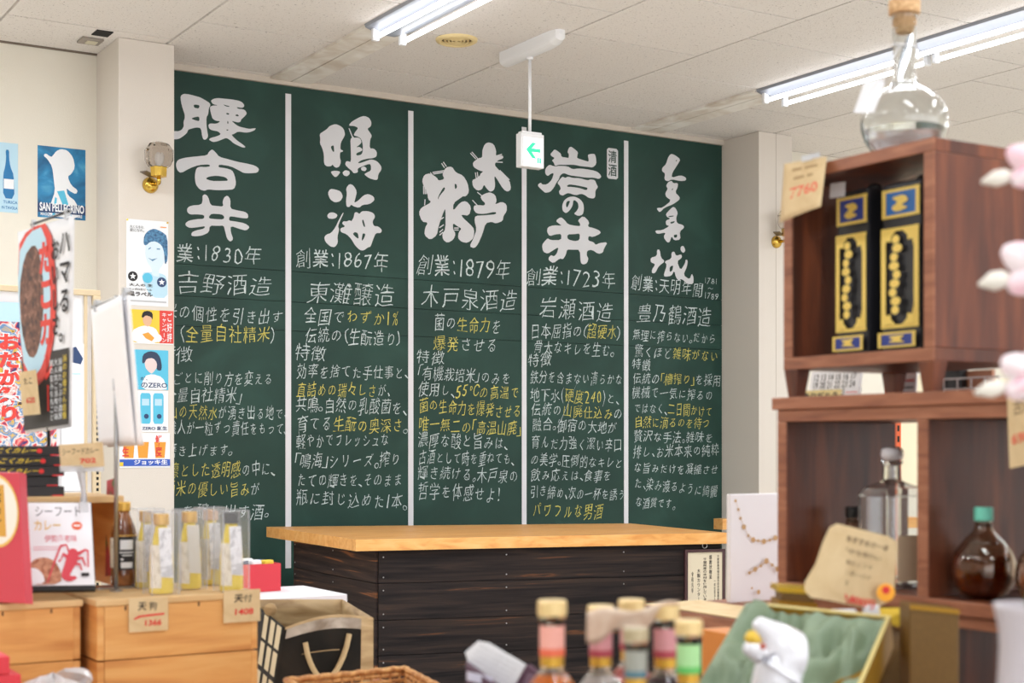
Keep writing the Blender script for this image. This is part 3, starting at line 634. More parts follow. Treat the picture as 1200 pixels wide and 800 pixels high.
for u in (.15, .84):
    s.disc('emblem_disc', u, .665 if u < .5 else .715, .115, M_dblue if u > .5 else M_ink)
    cv = .665 if u < .5 else .715; k = s.w/s.h
    s.poly('star', [[(u+(.08 if i % 2 == 0 else .034)*math.sin(i*math.pi/5), cv-(.08 if i % 2 == 0 else .034)*k*math.cos(i*math.pi/5)) for i in range(10)]], M_pw)
s.disc('emblem_disc', .5, .675, .12, M_cyan)
s.text('poster_lettering', '大人の 生', .06, .745, .62, .785, M_ink, off=.02); s.text('poster_lettering', 'サッポロ生ビール', .05, .80, .60, .83, M_ink, off=.02)
s.text('poster_lettering', '黒ラベル', .05, .84, .62, .905, M_ink, off=.03); s.text('poster_lettering', '丸くなるな、\n星になれ。', .08, .07, .42, .15, M_ink)
s.rect('small_print', .06, .94, .95, .955, mat('print_grey', (190, 190, 194), .6)); s.rect('small_print', .80, .065, .95, .075, M_org)
for u in (.02, .98): ob('pin', MB().lathe([(.006, 0), (.005, .006)], s.pt(u, .012), 8, -AY), M_brass, o)
o, s = sheet_y('column_poster', 152, 362, 203, 402, YCP, M_yel, label='small yellow and red poster of a man in a white shirt', cat='poster')
s.rect('red_band', .68, 0, 1, 1, M_sred); s.rect('border', 0, .97, 1, 1.0, M_pw)
s.poly('shirt_print', [[(.05, .62), (.22, .50), (.36, .46), (.58, .52), (.66, .70), (.68, .97), (.04, .97)]], M_pw, smooth=1)
s.poly('face_print', [[(.30, .16), (.42, .12), (.50, .20), (.49, .40), (.42, .50), (.34, .46), (.29, .34)]], M_skin, smooth=1)
s.poly('hair_print', [[(.26, .22), (.30, .06), (.42, .02), (.52, .08), (.52, .30), (.48, .20), (.36, .16), (.30, .24)]], M_ink, smooth=1)
s.poly('glass_print', [[(.28, .72), (.42, .66), (.56, .82), (.50, .92), (.36, .84)]], M_amb); s.disc('badge_print', .64, .82, .09, M_pw)
s.text('poster_lettering', 'ご好評\nキャンペーン', .72, .05, .97, .95, M_pw, vert=True, off=.01)
o, s = sheet_y('column_poster', 150, 409, 197, 456, YCP, M_cyan, label='sky blue poster of a dark-haired woman above lettering ZERO', cat='poster')
s.poly('dress_print', [[(.40, .66), (.60, .60), (.86, .68), (.96, .92), (.96, 1), (.30, 1)]], M_pw, smooth=1)
s.poly('face_print', [[(.40, .20), (.55, .14), (.72, .20), (.74, .40), (.64, .54), (.58, .60), (.50, .54), (.42, .44)]], mat('print_rose', (236, 208, 206), .5), smooth=1)
s.poly('hair_print', [[(.34, .34), (.36, .12), (.52, .03), (.70, .05), (.80, .18), (.84, .40), (.82, .52), (.70, .50), (.72, .32), (.62, .20), (.46, .22), (.40, .34)]], mat('print_hair_dark', (34, 52, 84), .5), smooth=1)
s.text('poster_lettering', 'のZERO', .32, .82, .97, .97, M_dblue, off=.02); s.text('poster_lettering', 'が、', .3, .68, .48, .78, M_dblue, off=.02)
o, s = sheet_y('column_poster', 150, 457, 197, 506, YCP, M_pw, label='white poster of pale blue drink cans with ZERO print', cat='poster')
for u in (.30, .62):
    s.poly('can_print', [[(u, .12), (u+.03, .06), (u+.23, .06), (u+.26, .12), (u+.26, .74), (u+.23, .80), (u+.03, .80), (u, .74)]], M_cyan); s.rect('can_label_print', u+.04, .2, u+.22, .36, M_lblue); s.disc('can_label_print', u+.15, .62, .06, M_dblue)
s.text('poster_lettering', 'ZERO 誕生', .34, .86, .97, .97, M_dblue, off=.02)
o, s = sheet_y('column_poster', 140, 507, 199, 548, YCP, M_pw, label='lowest column poster, beer glasses above a blue band', cat='poster')
for u in (.18, .46, .80): s.poly('glass_print', [[(u-.12, .18), (u+.12, .18), (u+.09, .72), (u-.09, .72)]], M_amb); s.rect('foam_print', u-.12, .10, u+.12, .26, M_pw)
s.text('poster_lettering', '生', .05, .4, .18, .72, M_sred, off=.03); s.text('poster_lettering', '鮮度', .70, .06, .84, .70, M_sred, vert=True, off=.03)
s.rect('blue_band', 0, .76, 1, .95, mat('print_royal', (44, 88, 190), .5)); s.text('poster_lettering', 'ジョッキ生', .28, .77, .95, .94, M_pw, off=.03); s.rect('yellow_corner', 0, .84, .07, .95, M_yel)

# ================================================================== LEFT DISPLAY (crates and everything on them)
ZC = 1.125
def at(px, Z, z=0):
    u = (px-CX)/FPX; p = W(px, HY, Z); return V((p.x, p.y, z))
# low table carrying the crates
lt = thing('display_table', (.55, 3.1, 0), 'low wooden table under the pine crates on the left', 'table')
ob('table_top', MB().box((-.45, 2.5, .885), (1.09, 3.55, .915)), M_pinetop, lt, bev=.003)
for x in (-.38, 1.04):
    for y in (2.57, 3.48): ob('leg', MB().box((x-.03, y-.03, 0), (x+.03, y+.03, .885)), M_pine, lt)
def crate(x0, x1, y0, y1, z0, z1, label, nh=3):
    t = thing('wooden_crate', ((x0+x1)/2, (y0+y1)/2, z0), label, 'crate', None)
    tk = .014
    ob('top_board', MB().box((x0-.004, y0-.004, z1-.013), (x1+.004, (y0+y1)/2-.001, z1)), M_pinetop, t, bev=.0025)
    ob('top_board', MB().box((x0-.004, (y0+y1)/2+.001, z1-.013), (x1+.004, y1, z1)), M_pinetop, t, bev=.0025)
    zc = z1-.0135; zm = z0+(zc-z0)*.47
    for a, b in ((z0, zm-.001), (zm+.001, zc)):
        ob('front_board', MB().box((x0+tk, y0, a), (x1-tk, y0+tk, b)), M_pine, t, bev=.001)
        ob('back_board', MB().box((x0+tk, y1-tk, a), (x1-tk, y1, b)), M_pine, t)
    for x in (x0, x1-tk):
        for a, b in ((z0, zm-.002), (zm+.002, zc)):
            ob('end_board', MB().box((x, y0, a), (x+tk-.0008, y1, b)), M_pine, t, bev=.001)
    ob('bottom_board', MB().box((x0+tk, y0+tk, z0), (x1-tk, y1-tk, z0+.01)), M_pine, t)
    mk = MB()
    for i in range(4):
        x = x0+tk*2.2+(x1-x0-tk*4.4)*(i+.3)/3.6; mk.box((x, y0-.0006, zc-.009), (x+.0035, y0, zc-.001))
    props(ob('nail_marks', mk, mat('rust_nail', (92, 62, 44), .8), t), kind='stuff')
    return t
crate(.803, 1.129, 2.81, 3.08, .915, ZC, 'pine crate with two kraft price tags hanging from its front')
crate(.40, .787, 2.865, 3.42, .915, ZC-.003, 'pine crate under the curry packets at the left edge')
# kraft price tags on the crate front
def tag_y(px0, py0, px1, py1, Y, label, tilt=0, cat='price tag'):
    a = Wy(px0, py0, Y); b = Wy(px1, py0, Y); c = Wy(px0, py1, Y)
    r = V((b.x-a.x, 0, (b.x-a.x)*tilt)); d = V(((c.z-a.z)*-tilt*-1, 0, c.z-a.z))
    return paper('price_tag', V((a.x, Y, a.z)), r, d, M_kraft, label=label, cat=cat)
YF = 2.8045
o, s = tag_y(151, 701, 197, 741, YF, 'kraft price tag with black brush writing over a red underline, left tag on the crate')
s.text('tag_writing', '天', .22, .13, .44, .42, M_ink, off=.02, shear=.05); s.text('tag_writing', '狗', .50, .13, .70, .42, M_ink, off=.0, shear=.05)
s.poly('red_line', [[(.12, .60), (.25, .52), (.50, .50), (.90, .48), (.90, .53), (.50, .555), (.28, .57), (.14, .64)]], M_red)
s.text('tag_price', '1366', .40, .66, .82, .86, M_red, off=.02, shear=.08)
o, s = tag_y(262, 692, 305, 730, YF, 'kraft price tag without underline, right tag on the crate')
s.text('tag_writing', '天', .28, .14, .52, .42, M_ink, off=.02, shear=.05); s.text('tag_writing', '付', .54, .14, .76, .42, M_ink, off=.0, shear=.05)
s.text('tag_price', '1408', .30, .58, .80, .80, M_red, off=.02, shear=.08)

# clear boxes with oil bottles on the crate
M_oil = mat('yellow_oil', (236, 208, 44), .15, trans=.1, ior=1.3); M_capg = mat('gold_cap', (214, 168, 78), .35, metal=.5)
M_tagw = mat('hang_tag_white', (232, 232, 238), .8, scale=70, ramp=[(.42, (196, 196, 202)), (.52, (236, 236, 241))])
M_lab = mat('label_cream', (230, 222, 206), .8, scale=60, ramp=[(.40, (206, 196, 176)), (.5, (232, 224, 208))])
M_film = bpy.data.materials.new('box_film'); M_film.use_nodes = True
nt = M_film.node_tree; bs = nt.nodes['Principled BSDF']; bs.inputs['Base Color'].default_value = (.93, .94, .97, 1); bs.inputs['Roughness'].default_value = .12; bs.inputs['Alpha'].default_value = .07
M_filme = bpy.data.materials.new('box_film_edge'); M_filme.use_nodes = True
bs = M_filme.node_tree.nodes['Principled BSDF']; bs.inputs['Base Color'].default_value = (.86, .87, .92, 1); bs.inputs['Roughness'].default_value = .2; bs.inputs['Alpha'].default_value = .35
def oil_box(x, y, cap, label, tagm=M_tagw, h=.164, tilt=.06):
    t = thing('boxed_oil_bottle', (x, y, ZC), label, 'bottle', 'oil bottles in clear boxes on the crate')
    w = .0275; z = ZC+.0006
    for dx, dy in ((1, 0), (-1, 0), (0, 1), (0, -1)):
        if dx: ob('box_wall', MB().box((x+dx*w-.0003, y-w, z), (x+dx*w+.0003, y+w, z+h)), M_film, t)
        else: ob('box_wall', MB().box((x-w, y+dy*w-.0003, z), (x+w, y+dy*w+.0003, z+h)), M_film, t)
    ob('box_lid', MB().box((x-w, y-w, z+h-.0006), (x+w, y+w, z+h)), M_film, t)
    e = MB()
    for a in (-1, 1):
        for b in (-1, 1): e.box((x+a*w-.0008, y+b*w-.0008, z), (x+a*w+.0008, y+b*w+.0008, z+h))
        e.box((x-w, y+a*w-.0008, z+h-.0015), (x+w, y+a*w+.0008, z+h)); e.box((x+a*w-.0008, y-w, z+h-.0015), (x+a*w+.0008, y+w, z+h))
    ob('box_folds', e, M_filme, t)
    zz = z+.001
    ob('bottle', MB().lathe([(.023, 0), (.024, .004), (.0235, .07), (.019, .10), (.0125, .128), (.0115, .138)], (x, y, zz), 20), M_oil, t, smooth=True, bev=0)
    ob('cap', MB().lathe([(.0148, .136), (.0155, .138), (.0155, .155), (.0145, .158)], (x, y, zz), 20), cap, t)
    ob('side_label', MB().grid(lambda u, v: V((x+.0242*math.cos(3.3+u*1.1), y+.0242*math.sin(3.3+u*1.1), zz+.012+v*.085)), 6, 1), M_lab, t)
    ob('hang_tag', MB().hexa([(x-.009, y-.0252, zz+.034), (x+.016, y-.0252, zz+.032), (x+.016, y-.0246, zz+.032), (x-.009, y-.0246, zz+.034)], [(x-.014, y-.0252, zz+.131), (x+.011, y-.0252, zz+.131), (x+.011, y-.0246, zz+.131), (x-.014, y-.0246, zz+.131)]), tagm, t)
def oilpos(px, Z): p = at(px, Z); return p.x, p.y
oil_box(*oilpos(189, 2.93), M_capg, 'gold-capped yellow oil bottle in a clear box, front left one on the crate')
oil_box(*oilpos(222, 3.03), M_capg, 'gold-capped yellow oil bottle in a clear box behind the gap between the front ones', tagm=mat('hang_tag_grey', (216, 210, 202), .8))
oil_box(*oilpos(271, 2.985), M_dark, 'black-capped yellow oil bottle in a clear box with white tag')
oil_box(*oilpos(172, 3.06), M_capg, 'gold-capped oil bottle in a clear box standing behind the front left one')
oil_box(*oilpos(247, 3.12), mat('copper_cap', (206, 170, 140), .4, metal=.3), 'copper-capped oil bottle in a clear box left behind the black-capped one')

# soy sauce bottle
p = at(145, 3.07); x, y = p.x, p.y; z = ZC+.004
props(ob('steel_tray', MB().box((x-.062, y-.028, ZC), (x+.03, y+.026, ZC+.004)), M_steel, None, loc=(x, y, ZC)), 'flat grey metal tray under the sauce bottle', 'tray')
t = thing('sauce_bottle', (x, y, z), 'brown sauce bottle with gold cap and black label beside the stand pole', 'bottle')
pr = [(.022, 0), (.0265, .006), (.0265, .03), (.0255, .034), (.0265, .038), (.0265, .108), (.022, .124), (.012, .148), (.0105, .156)]
ob('glass_body', MB().lathe(pr, (x, y, z), 16), mat('sauce_brown', (122, 70, 34), .12, coat=.5, scale=12, ramp=[(.4, (104, 56, 26)), (.6, (176, 116, 70))]), t, smooth=True)
ob('cap', MB().lathe([(.0135, .155), (.014, .157), (.014, .172), (.013, .174)], (x, y, z), 18), M_capg, t)
ob('black_label', MB().grid(lambda u, v: V((x+.0272*math.cos(3.7+u*2.1), y+.0272*math.sin(3.7+u*2.1), z+.034+v*.068)), 12, 1), M_ink, t)
def lab(name, a0, a1, z0, z1, m): ob(name, MB().grid(lambda u, v: V((x+.0276*math.cos(a0+u*(a1-a0)), y+.0276*math.sin(a0+u*(a1-a0)), z+z0+v*(z1-z0))), 6, 1), m, t)
lab('label_panel', 4.15, 5.15, .076, .096, M_paper); lab('label_panel', 4.2, 5.1, .038, .050, M_paper); lab('label_lettering', 4.1, 5.2, .069, .0715, M_paper); lab('label_lettering', 4.3, 5.1, .063, .0655, M_paper); lab('label_lettering', 4.2, 4.4, .054, .058, M_paper)
lab('gold_rim', 3.6, 6.2, .1035, .106, M_capg)
lab('cream_side_panel', 2.95, 3.6, .038, .100, M_lab)
# leaning red and green leaflet behind it
a = W(117, 662, 3.16); b = W(131, 565, 3.2)
o, s = paper('leaflet', W(125, 563, 3.2), W(134, 560, 3.17)-W(125, 563, 3.2), V((-.012, -.03, -.205)), mat('leaflet_print', (180, 60, 70), .5, scale=24, ramp=[(.35, (60, 110, 60)), (.45, (176, 48, 60)), (.6, (200, 90, 100)), (.7, (70, 130, 70))]), label='narrow red and green printed leaflet leaning beside the wooden box', cat='leaflet')

# wooden box behind the curry packets
xb0, xb1 = .315, at(120, 3.26).x
wb = thing('wooden_box', ((xb0+xb1)/2, 3.2, ZC-.003), 'open-sided wooden box behind the curry packets carrying black boxes', 'box')
zt = 1.314
ob('top_board', MB().box((.46, 3.09, zt-.014), (xb1, 3.36, zt)), M_pinetop, wb, bev=.002)
ob('side_board', MB().box((xb1-.016, 3.09, ZC-.003), (xb1-.001, 3.36, zt-.0145)), M_pine, wb, bev=.001)
ob('side_board', MB().box((.46, 3.09, ZC-.003), (.475, 3.36, zt-.0145)), M_pine, wb)
ob('back_board', MB().box((.476, 3.345, ZC-.003), (xb1-.017, 3.36, zt-.0145)), M_pine, wb)
# black curry cartons
M_blk = mat('black_carton', (34, 30, 32), .45)
xr = at(50, 3.25).x
for i in range(5):
    jx = [0, -.01, .0, .004, -.003][i]; z0 = zt+i*.0212; yy = 3.13+[.0, .006, .0, .003, .004][i]
    t = props(ob('curry_carton', MB().box((xr-.14+jx, yy, z0), (xr+jx, yy+.16, z0+.0205)), M_blk, None, bev=.001, loc=(xr, 3.2, z0)),
        ['black curry carton at the bottom of the stack on the wooden box', 'second lowest black curry carton in the stack', 'middle black curry carton of the stack, with yellow lettering', 'second highest black curry carton of the stack', 'topmost black curry carton of the stack on the wooden box'][i], 'carton', 'stack of black curry cartons')
    sh = Sheet((xr-.14+jx, yy, z0+.0205), (.14, 0, 0), (0, 0, -.0205), t)
    if i > 1:
        sh.text('carton_lettering', 'こくカレー', .02, .18, .60, .82, M_yel, off=.02, shear=.1)
        sh.disc('red_dot', .66, .5, .04, M_red, rv=.25)
    sh.rect('red_stripe', .82, .86, .98, .99, M_red)

# seafood curry packet
def packet(name, corners, m, th, label, cat='packet'):
    """corners: top-left, top-right, bottom-right, bottom-left in the room"""
    a, b, c, d = [V(q) for q in corners]; n = (d-a).cross(b-a).normalized()
    o = ob(name, MB().hexa([d-n*th, c-n*th, b-n*th, a-n*th], [d, c, b, a]), m, None, bev=.0012, loc=tuple((c+d)/2))
    props(o, label, cat); return o, n
pa = W(29, 588, 2.95); pb = W(107, 588, 2.99); pc = W(119, 689, 2.86); pd = W(31, 692, 2.83)
for q in (pc, pd): q.z = max(q.z, ZC+.001)
r = pb-pa; d = pd-pa
o, n = packet('curry_packet', (pa, pa+r*1.0, pa+r+d, pa+d), M_dark, .010, 'white seafood curry packet with a red lobster picture')
sh = Sheet(pa+r*.015+d*.012, r*.975, d*.94, o, lift=.0006)
sh.rect('packet_face', 0, 0, 1, 1, mat('packet_white', (240, 239, 244), .35, coat=.3))
M_grey = mat('print_dark_grey', (70, 66, 78), .6)
sh.text('packet_lettering', 'シーフード', .14, .05, .84, .19, M_grey); sh.text('packet_lettering', 'カレー', .12, .22, .52, .36, mat('print_gold', (232, 188, 100), .5), off=.01)
sh.text('packet_lettering', '伊勢海老味', .27, .40, .76, .50, M_pink, off=.01); sh.disc('orange_badge', .77, .29, .08, mat('print_coral', (230, 100, 62), .5)); sh.rect('badge_print', .72, .28, .82, .30, M_pw)
sh.rect('fine_print', .10, .545, .55, .552, M_pink); sh.rect('fine_print', .10, .575, .50, .582, M_pink)
sh.poly('curry_print', [[(.03, .76), (.12, .69), (.28, .67), (.42, .72), (.50, .84), (.50, .99), (.03, .99)]], mat('print_curry', (186, 122, 92), .6, scale=90, ramp=[(.35, (150, 84, 58)), (.6, (206, 150, 118))]), smooth=1)
sh.poly('rice_print', [[(.03, .80), (.14, .80), (.24, .88), (.26, .98), (.03, .99)]], M_pw, smooth=1)
LR = mat('print_lobster', (214, 70, 84), .5)
sh.poly('lobster_print', [[(.52, .93), (.50, .88), (.56, .76), (.60, .66), (.64, .58), (.72, .57), (.78, .62), (.76, .72), (.68, .82), (.62, .90), (.72, .90), (.74, .93), (.62, .97)]], LR, smooth=1)
for pts in ([(.64, .60), (.60, .52), (.50, .53), (.40, .72), (.28, .98), (.30, .98), (.42, .74), (.52, .55), (.59, .54), (.62, .62)], [(.62, .66), (.54, .62), (.50, .70), (.46, .72), (.49, .74), (.54, .66), (.60, .70)],
            [(.76, .62), (.88, .58), (.93, .60), (.92, .80), (.90, .80), (.905, .62), (.88, .605), (.78, .66)], [(.76, .68), (.84, .68), (.88, .78), (.86, .79), (.82, .705), (.75, .72)], [(.72, .74), (.80, .76), (.82, .84), (.80, .84), (.78, .78), (.70, .78)]):
    sh.poly('lobster_leg_print', [pts], LR)
sh.rect('weight_mark', .80, .87, .92, .91, M_ink)
# red packet at the frame edge
a = W(-40, 553, 2.86); b = W(22, 553, 2.80); c = W(30, 695, 2.74)
dd = c-b; dd.z = ZC+.0-b.z+.001
o, n = packet('red_packet', (a, b, b+dd, a+dd), mat('packet_red', (206, 66, 82), .35, coat=.3), .02, 'tall red packet with a round white window at the left edge')
sh = Sheet(a, b-a, dd, o, lift=.0006)
sh.disc('gold_ring', .55, .30, .42, mat('print_gold', (232, 188, 100), .5), rv=.285, n=28); sh.disc('white_window', .55, .30, .39, mat('print_cream', (240, 232, 220), .5), rv=.262, n=28)
sh.rect('gold_panel', .40, .10, .72, .50, mat('print_ochre', (214, 160, 66), .5)); sh.text('packet_lettering', '北海カレー', .5, .12, .66, .48, M_ink, vert=True, off=.02)

# price card in an acrylic holder
pk = thing('price_card_holder', W(95, 590, 2.96), 'clear clip-on holder with a kraft card reading seafood curry', 'price card')
ob('clip', MB().obox(W(98, 594, 2.93), (.008, 0, 0), (0, .007, 0), (0, 0, .010)), M_plast, pk, bev=.001)
ob('stem', MB().tube([W(98, 590, 2.955), W(98, 575, 2.95), W(96, 560, 2.945), W(95, 548, 2.94)], [.008, .005, .007, .010], 8), M_plast, pk, smooth=True)
ob('holder_bar', MB().obox(W(96, 549, 2.935), (.043, 0, 0), (0, .004, 0), (0, 0, .006)), M_plast, pk, bev=.001)
o, s = paper('card', W(69, 521, 2.93), W(120, 518, 2.93)-W(69, 521, 2.93), V((.004, 0, -.048)), M_kraft, parent=pk)
s.text('card_writing', 'シーフードカレー', .06, .18, .90, .48, M_ink, shear=.05); s.text('card_price', '702', .45, .62, .82, .86, M_red, off=.02)

# flag banner stands
def cloth(name, corners, m, parent, amp=.004, nu=10, nv=16, thick=.0012):
    a, b, c, d = [V(q) for q in corners]; n = (d-a).cross(b-a).normalized()
    def f(u, v): return (a*(1-u)+b*u)*(1-v)+(d*(1-u)+c*u)*v+n*(amp*math.sin(u*7+v*2)*(.2+v))
    return ob(name, MB().grid(f, nu, nv), m, parent, smooth=True, solid=thick), Sheet(a+n*(amp*1.3+.001), b-a, d-a, parent, lift=.0006)
b0 = at(57, 3.28, zt)
fs = thing('flag_stand', b0, 'small hanging flag advertising octopus curry on a thin black pole', 'banner')
ob('base', MB().lathe([(.030, 0), (.030, .004), (.006, .008)], b0, 18), M_dark, fs)
topz = W(57, 262, 3.28).z
ob('pole', MB().tube([b0+UP*.004, V((b0.x, b0.y, topz))], .0042, 8), M_dark, fs, smooth=True)
A = W(21, 272, 3.38); B = W(87, 252, 3.13); D = W(30, 508, 3.38); C_ = W(84, 500, 3.13)
nf_ = (D-A).cross(B-A); cp = V((0, 0, CAMZ)); dr = C_-cp; C_ = cp+dr*((A-cp).dot(nf_)/dr.dot(nf_))
ob('cross_rod', MB().tube([A+(B-A)*.25+V((0, 0, .008)), A+(B-A)*.92+V((0, 0, .012))], .003, 6), M_dark, fs, smooth=True)
for k in (.3, .88): ob('clip', MB().obox(A+(B-A)*k+V((0, -.002, .006)), (.006, 0, 0), (0, .004, 0), (0, 0, .011)), M_plast, fs, bev=.001)
fo, sh = cloth('flag_sheet', (A, B, C_, D), M_paper, fs, amp=0)
sh = Sheet(A+(D-A).cross(B-A).normalized()*.0022, B-A, D-A, fs, lift=.0007); sh.e = C_-B-D+A
def skew(pts): return pts
sh.rect('dark_field', .0, .62, .96, .985, mat('print_charcoal', (52, 48, 48), .6)); sh.poly('red_rim', [[(.0, .08), (.22, .0), (.62, .0), (.72, .30), (.70, .52), (.52, .74), (.22, .80), (.0, .66)]], M_sred, smooth=1)
sh.poly('plate_print', [[(.0, .12), (.24, .02), (.52, .01), (.62, .30), (.60, .52), (.46, .68), (.22, .74), (.0, .62)]], M_lblue, smooth=1)
sh.poly('octopus_curry_print', [[(.02, .28), (.14, .13), (.32, .08), (.44, .14), (.50, .34), (.44, .54), (.30, .64), (.14, .62), (.03, .48)]], mat('print_brown_curry', (92, 54, 44), .5, scale=60, ramp=[(.35, (58, 34, 32)), (.55, (112, 70, 56)), (.7, (160, 116, 100))]), smooth=1)
sh.text('flag_lettering', 'たこカ', .40, .08, .66, .60, M_sred, vert=True, off=.05); sh.text('flag_lettering', 'レー', .46, .62, .66, .92, M_sred, vert=True, off=.05)
sh.text('flag_lettering', 'おいしさ', .64, .08, .79, .56, M_ink, vert=True, off=.02); sh.text('flag_lettering', 'ハマる。', .78, .05, .99, .60, M_ink, vert=True, off=.02)
sh.text('flag_lettering', '旨味たっぷり濃厚\n大人気ご当地の味\n蛸の旨みを丸ごと', .60, .66, .86, .96, M_pw, vert=True); sh.text('flag_lettering', '浜のお母さん自慢', .86, .65, .95, .96, M_yel, vert=True, off=.01)
# kraft card clipped on the flag
o, s = paper('price_tag', W(22, 436, 3.32), W(42, 433, 3.25)-W(22, 436, 3.32), W(27, 487, 3.32)-W(22, 436, 3.32), M_kraft, label='kraft price card clipped to the lower left of the flag', cat='price tag')
s.text('tag_writing', 'たこ', .25, .15, .75, .32, M_ink); s.text('tag_price', '620', .3, .6, .8, .75, M_red, off=.01)
# white banner stand
b0 = at(136, 2.985, ZC)
ws = thing('white_banner_stand', b0, 'plain white hanging banner on a slim silver pole beside the sauce bottle', 'banner')
ob('base', MB().lathe([(.013, 0), (.013, .003), (.005, .005)], b0, 14), M_steel, ws)
ob('pole', MB().tube([b0+UP*.002, V((b0.x, b0.y, W(136, 346, 2.985).z))], .0042, 10), M_steel, ws, smooth=True)
A = W(110, 362, 3.09); B = W(152, 345, 2.83)
ob('cross_rod', MB().tube([A+V((-.004, 0, .004)), B+V((.004, 0, .004))], .0035, 6), M_steel, ws, smooth=True)
for k in (.1, .9): ob('clip', MB().obox(A+(B-A)*k+V((0, 0, .004)), (.007, 0, 0), (0, .007, 0), (0, 0, .012)), M_plast, ws, bev=.002)
ob('pole_clip', MB().obox(b0+UP*(W(136, 450, 2.985).z-ZC), (.007, 0, 0), (0, .006, 0), (0, 0, .012)), M_plast, ws, bev=.002)
cloth('banner_sheet', (A, B, W(169, 521, 2.83), W(128, 524, 3.09)), mat('banner_white', (250, 249, 252), .8), ws, amp=.003)
cloth('banner_back_sheet', (A+V((.0, .02, 0)), B+V((-.01, .02, 0)), W(160, 519, 2.86), W(118, 522, 3.12)), mat('banner_white', (250, 249, 252), .8), ws, amp=.003)

# ================================================================== NOTICE BOARD RACK (between the stands and the wall)
YR = 6.5; xe = Wy(117, 400, YR).x; ztp = Wy(60, 337, YR).z
rk = thing('notice_rack', (xe-.6, YR, 0), 'beige steel display rack with slotted post and framed white panel', 'rack')
ob('back_panel', MB().box((xe-1.3, YR+.005, .25), (xe-.035, YR+.02, ztp-.02)), M_paper, rk)
ob('top_rail', MB().box((xe-1.3, YR-.012, ztp-.026), (xe, YR+.03, ztp)), M_beige, rk, bev=.003)
ob('upright', MB().box((xe-.034, YR-.02, 0), (xe, YR+.03, ztp-.0265)), M_beige, rk, bev=.003)
ob('inner_rail', MB().box((xe-.07, YR-.004, .25), (xe-.056, YR+.004, ztp-.027)), M_beige, rk)
z = ztp-.20
for i in range(46):
    ob('slot', MB().box((xe-.021, YR-.0212, z), (xe-.011, YR-.0198, z+.013)), M_slot, rk); z -= .0245
ob('foot', MB().box((xe-.04, YR-.35, 0), (xe+.006, YR+.03, .08)), M_beige, rk); ob('foot', MB().box((xe-1.3, YR-.35, 0), (xe-1.254, YR+.03, .08)), M_beige, rk)
a = Wy(0, 396, YR)
o, s = sheet_y('festival_poster', -30, 352, 66, 582, YR, mat('festival_print', (190, 90, 90), .6, scale=22, detail=3, ramp=[(.32, (40, 50, 110)), (.40, (222, 70, 70)), (.48, (236, 226, 220)), (.55, (60, 130, 190)), (.62, (236, 190, 70)), (.70, (60, 40, 44))]),
    label='crowded festival poster with big red brush lettering on the rack', cat='poster')
s.rect('sky_print', 0, 0, 1, .10, M_lblue); s.text('poster_lettering', 'おだか祭り', .27, .16, .56, .62, M_pw, vert=True, off=.10); s.text('poster_lettering', 'おだか祭り', .27, .16, .56, .62, M_sred, vert=True, off=.05)
o, s = sheet_y('notice_sheet', 72, 402, 100, 575, YR, M_pw, label='mostly white notice sheet beside the festival poster', cat='notice')
s.poly('small_picture', [[(.1, .05), (.6, .02), (.9, .10), (.8, .14), (.2, .12)]], M_dblue); s.rect('small_print', .1, .2, .8, .21, M_lblue)

# ================================================================== GIFT BOXES AND BAG BESIDE THE COUNTER
tb = thing('side_table', (1.75, 4.4, 0), 'low dark side table carrying gift boxes and the printed bag', 'table')
ob('table_top', MB().box((1.40, 3.62, .69), (1.99, 4.96, .72)), M_walh, tb)
for x in (1.46, 1.94):
    for y in (3.68, 4.90): ob('leg', MB().box((x-.025, y-.025, 0), (x+.025, y+.025, .69)), M_wal, tb)
M_white_pat = mat('white_card', (232, 230, 236), .6)
p = W(407, 696, 4.62); q = W(407, 696, 4.62)
x1, y0 = p.x, p.y; zt2 = p.z; x0 = x1-.46; y1 = y0+.34
o = props(ob('gift_box', MB().box((x0, y0, .7205), (x1, y1, zt2)), M_white_pat, None, bev=.002, loc=((x0+x1)/2, y0, .72)), 'white gift box with fine red diagonal lines in front of the counter', 'box')
sh = Sheet((x0, y0, zt2), (x1-x0, 0, 0), (0, 0, -(zt2-.7205)), o)
ln = []
for i in range(7):
    u = .70+i*.045; sh.poly('line_print', [[(u, .95), (u+.006, .95), (min(u+.13, .99), .10), (min(u+.13, .99)-.006, .10)]], mat('print_soft_red', (222, 170, 176), .6))
for u in (.62, .76, .88): sh.rect('mark_print', u, .12, u+.02, .20, M_sred)
# red box on it
pr = W(329, 699, 4.72); zr = zt2+.001
rb = thing('red_sweets_box', (pr.x-.1, pr.y, zr), 'open red box of wrapped sweets on the white gift box', 'box')
h = .088; xx1 = pr.x; xx0 = xx1-.19; yy0 = pr.y; yy1 = yy0+.17
for lo, hi in (((xx0, yy0, zr), (xx1, yy0+.004, zr+h)), ((xx0, yy1-.004, zr), (xx1, yy1, zr+h)), ((xx0, yy0+.004, zr), (xx0+.004, yy1-.004, zr+h)), ((xx1-.004, yy0+.004, zr), (xx1, yy1-.004, zr+h)), ((xx0+.004, yy0+.004, zr), (xx1-.004, yy1-.004, zr+.004))):
    ob('box_panel', MB().box(lo, hi), M_redbox, rb)
k = 0
for i in range(4):
    for j in range(4):
        cx = xx0+.03+i*.042; cy = yy0+.03+j*.035; m = [M_pw, M_yel, M_pw, M_dblue][(i*3+j) % 4]
        ob('wrapped_sweet', MB().obox((cx, cy, zr+h-.006+random.uniform(-.003, .008)), (.017, .004, 0), (-.003, .014, 0), (0, .002, .010)), m, rb, bev=.004)
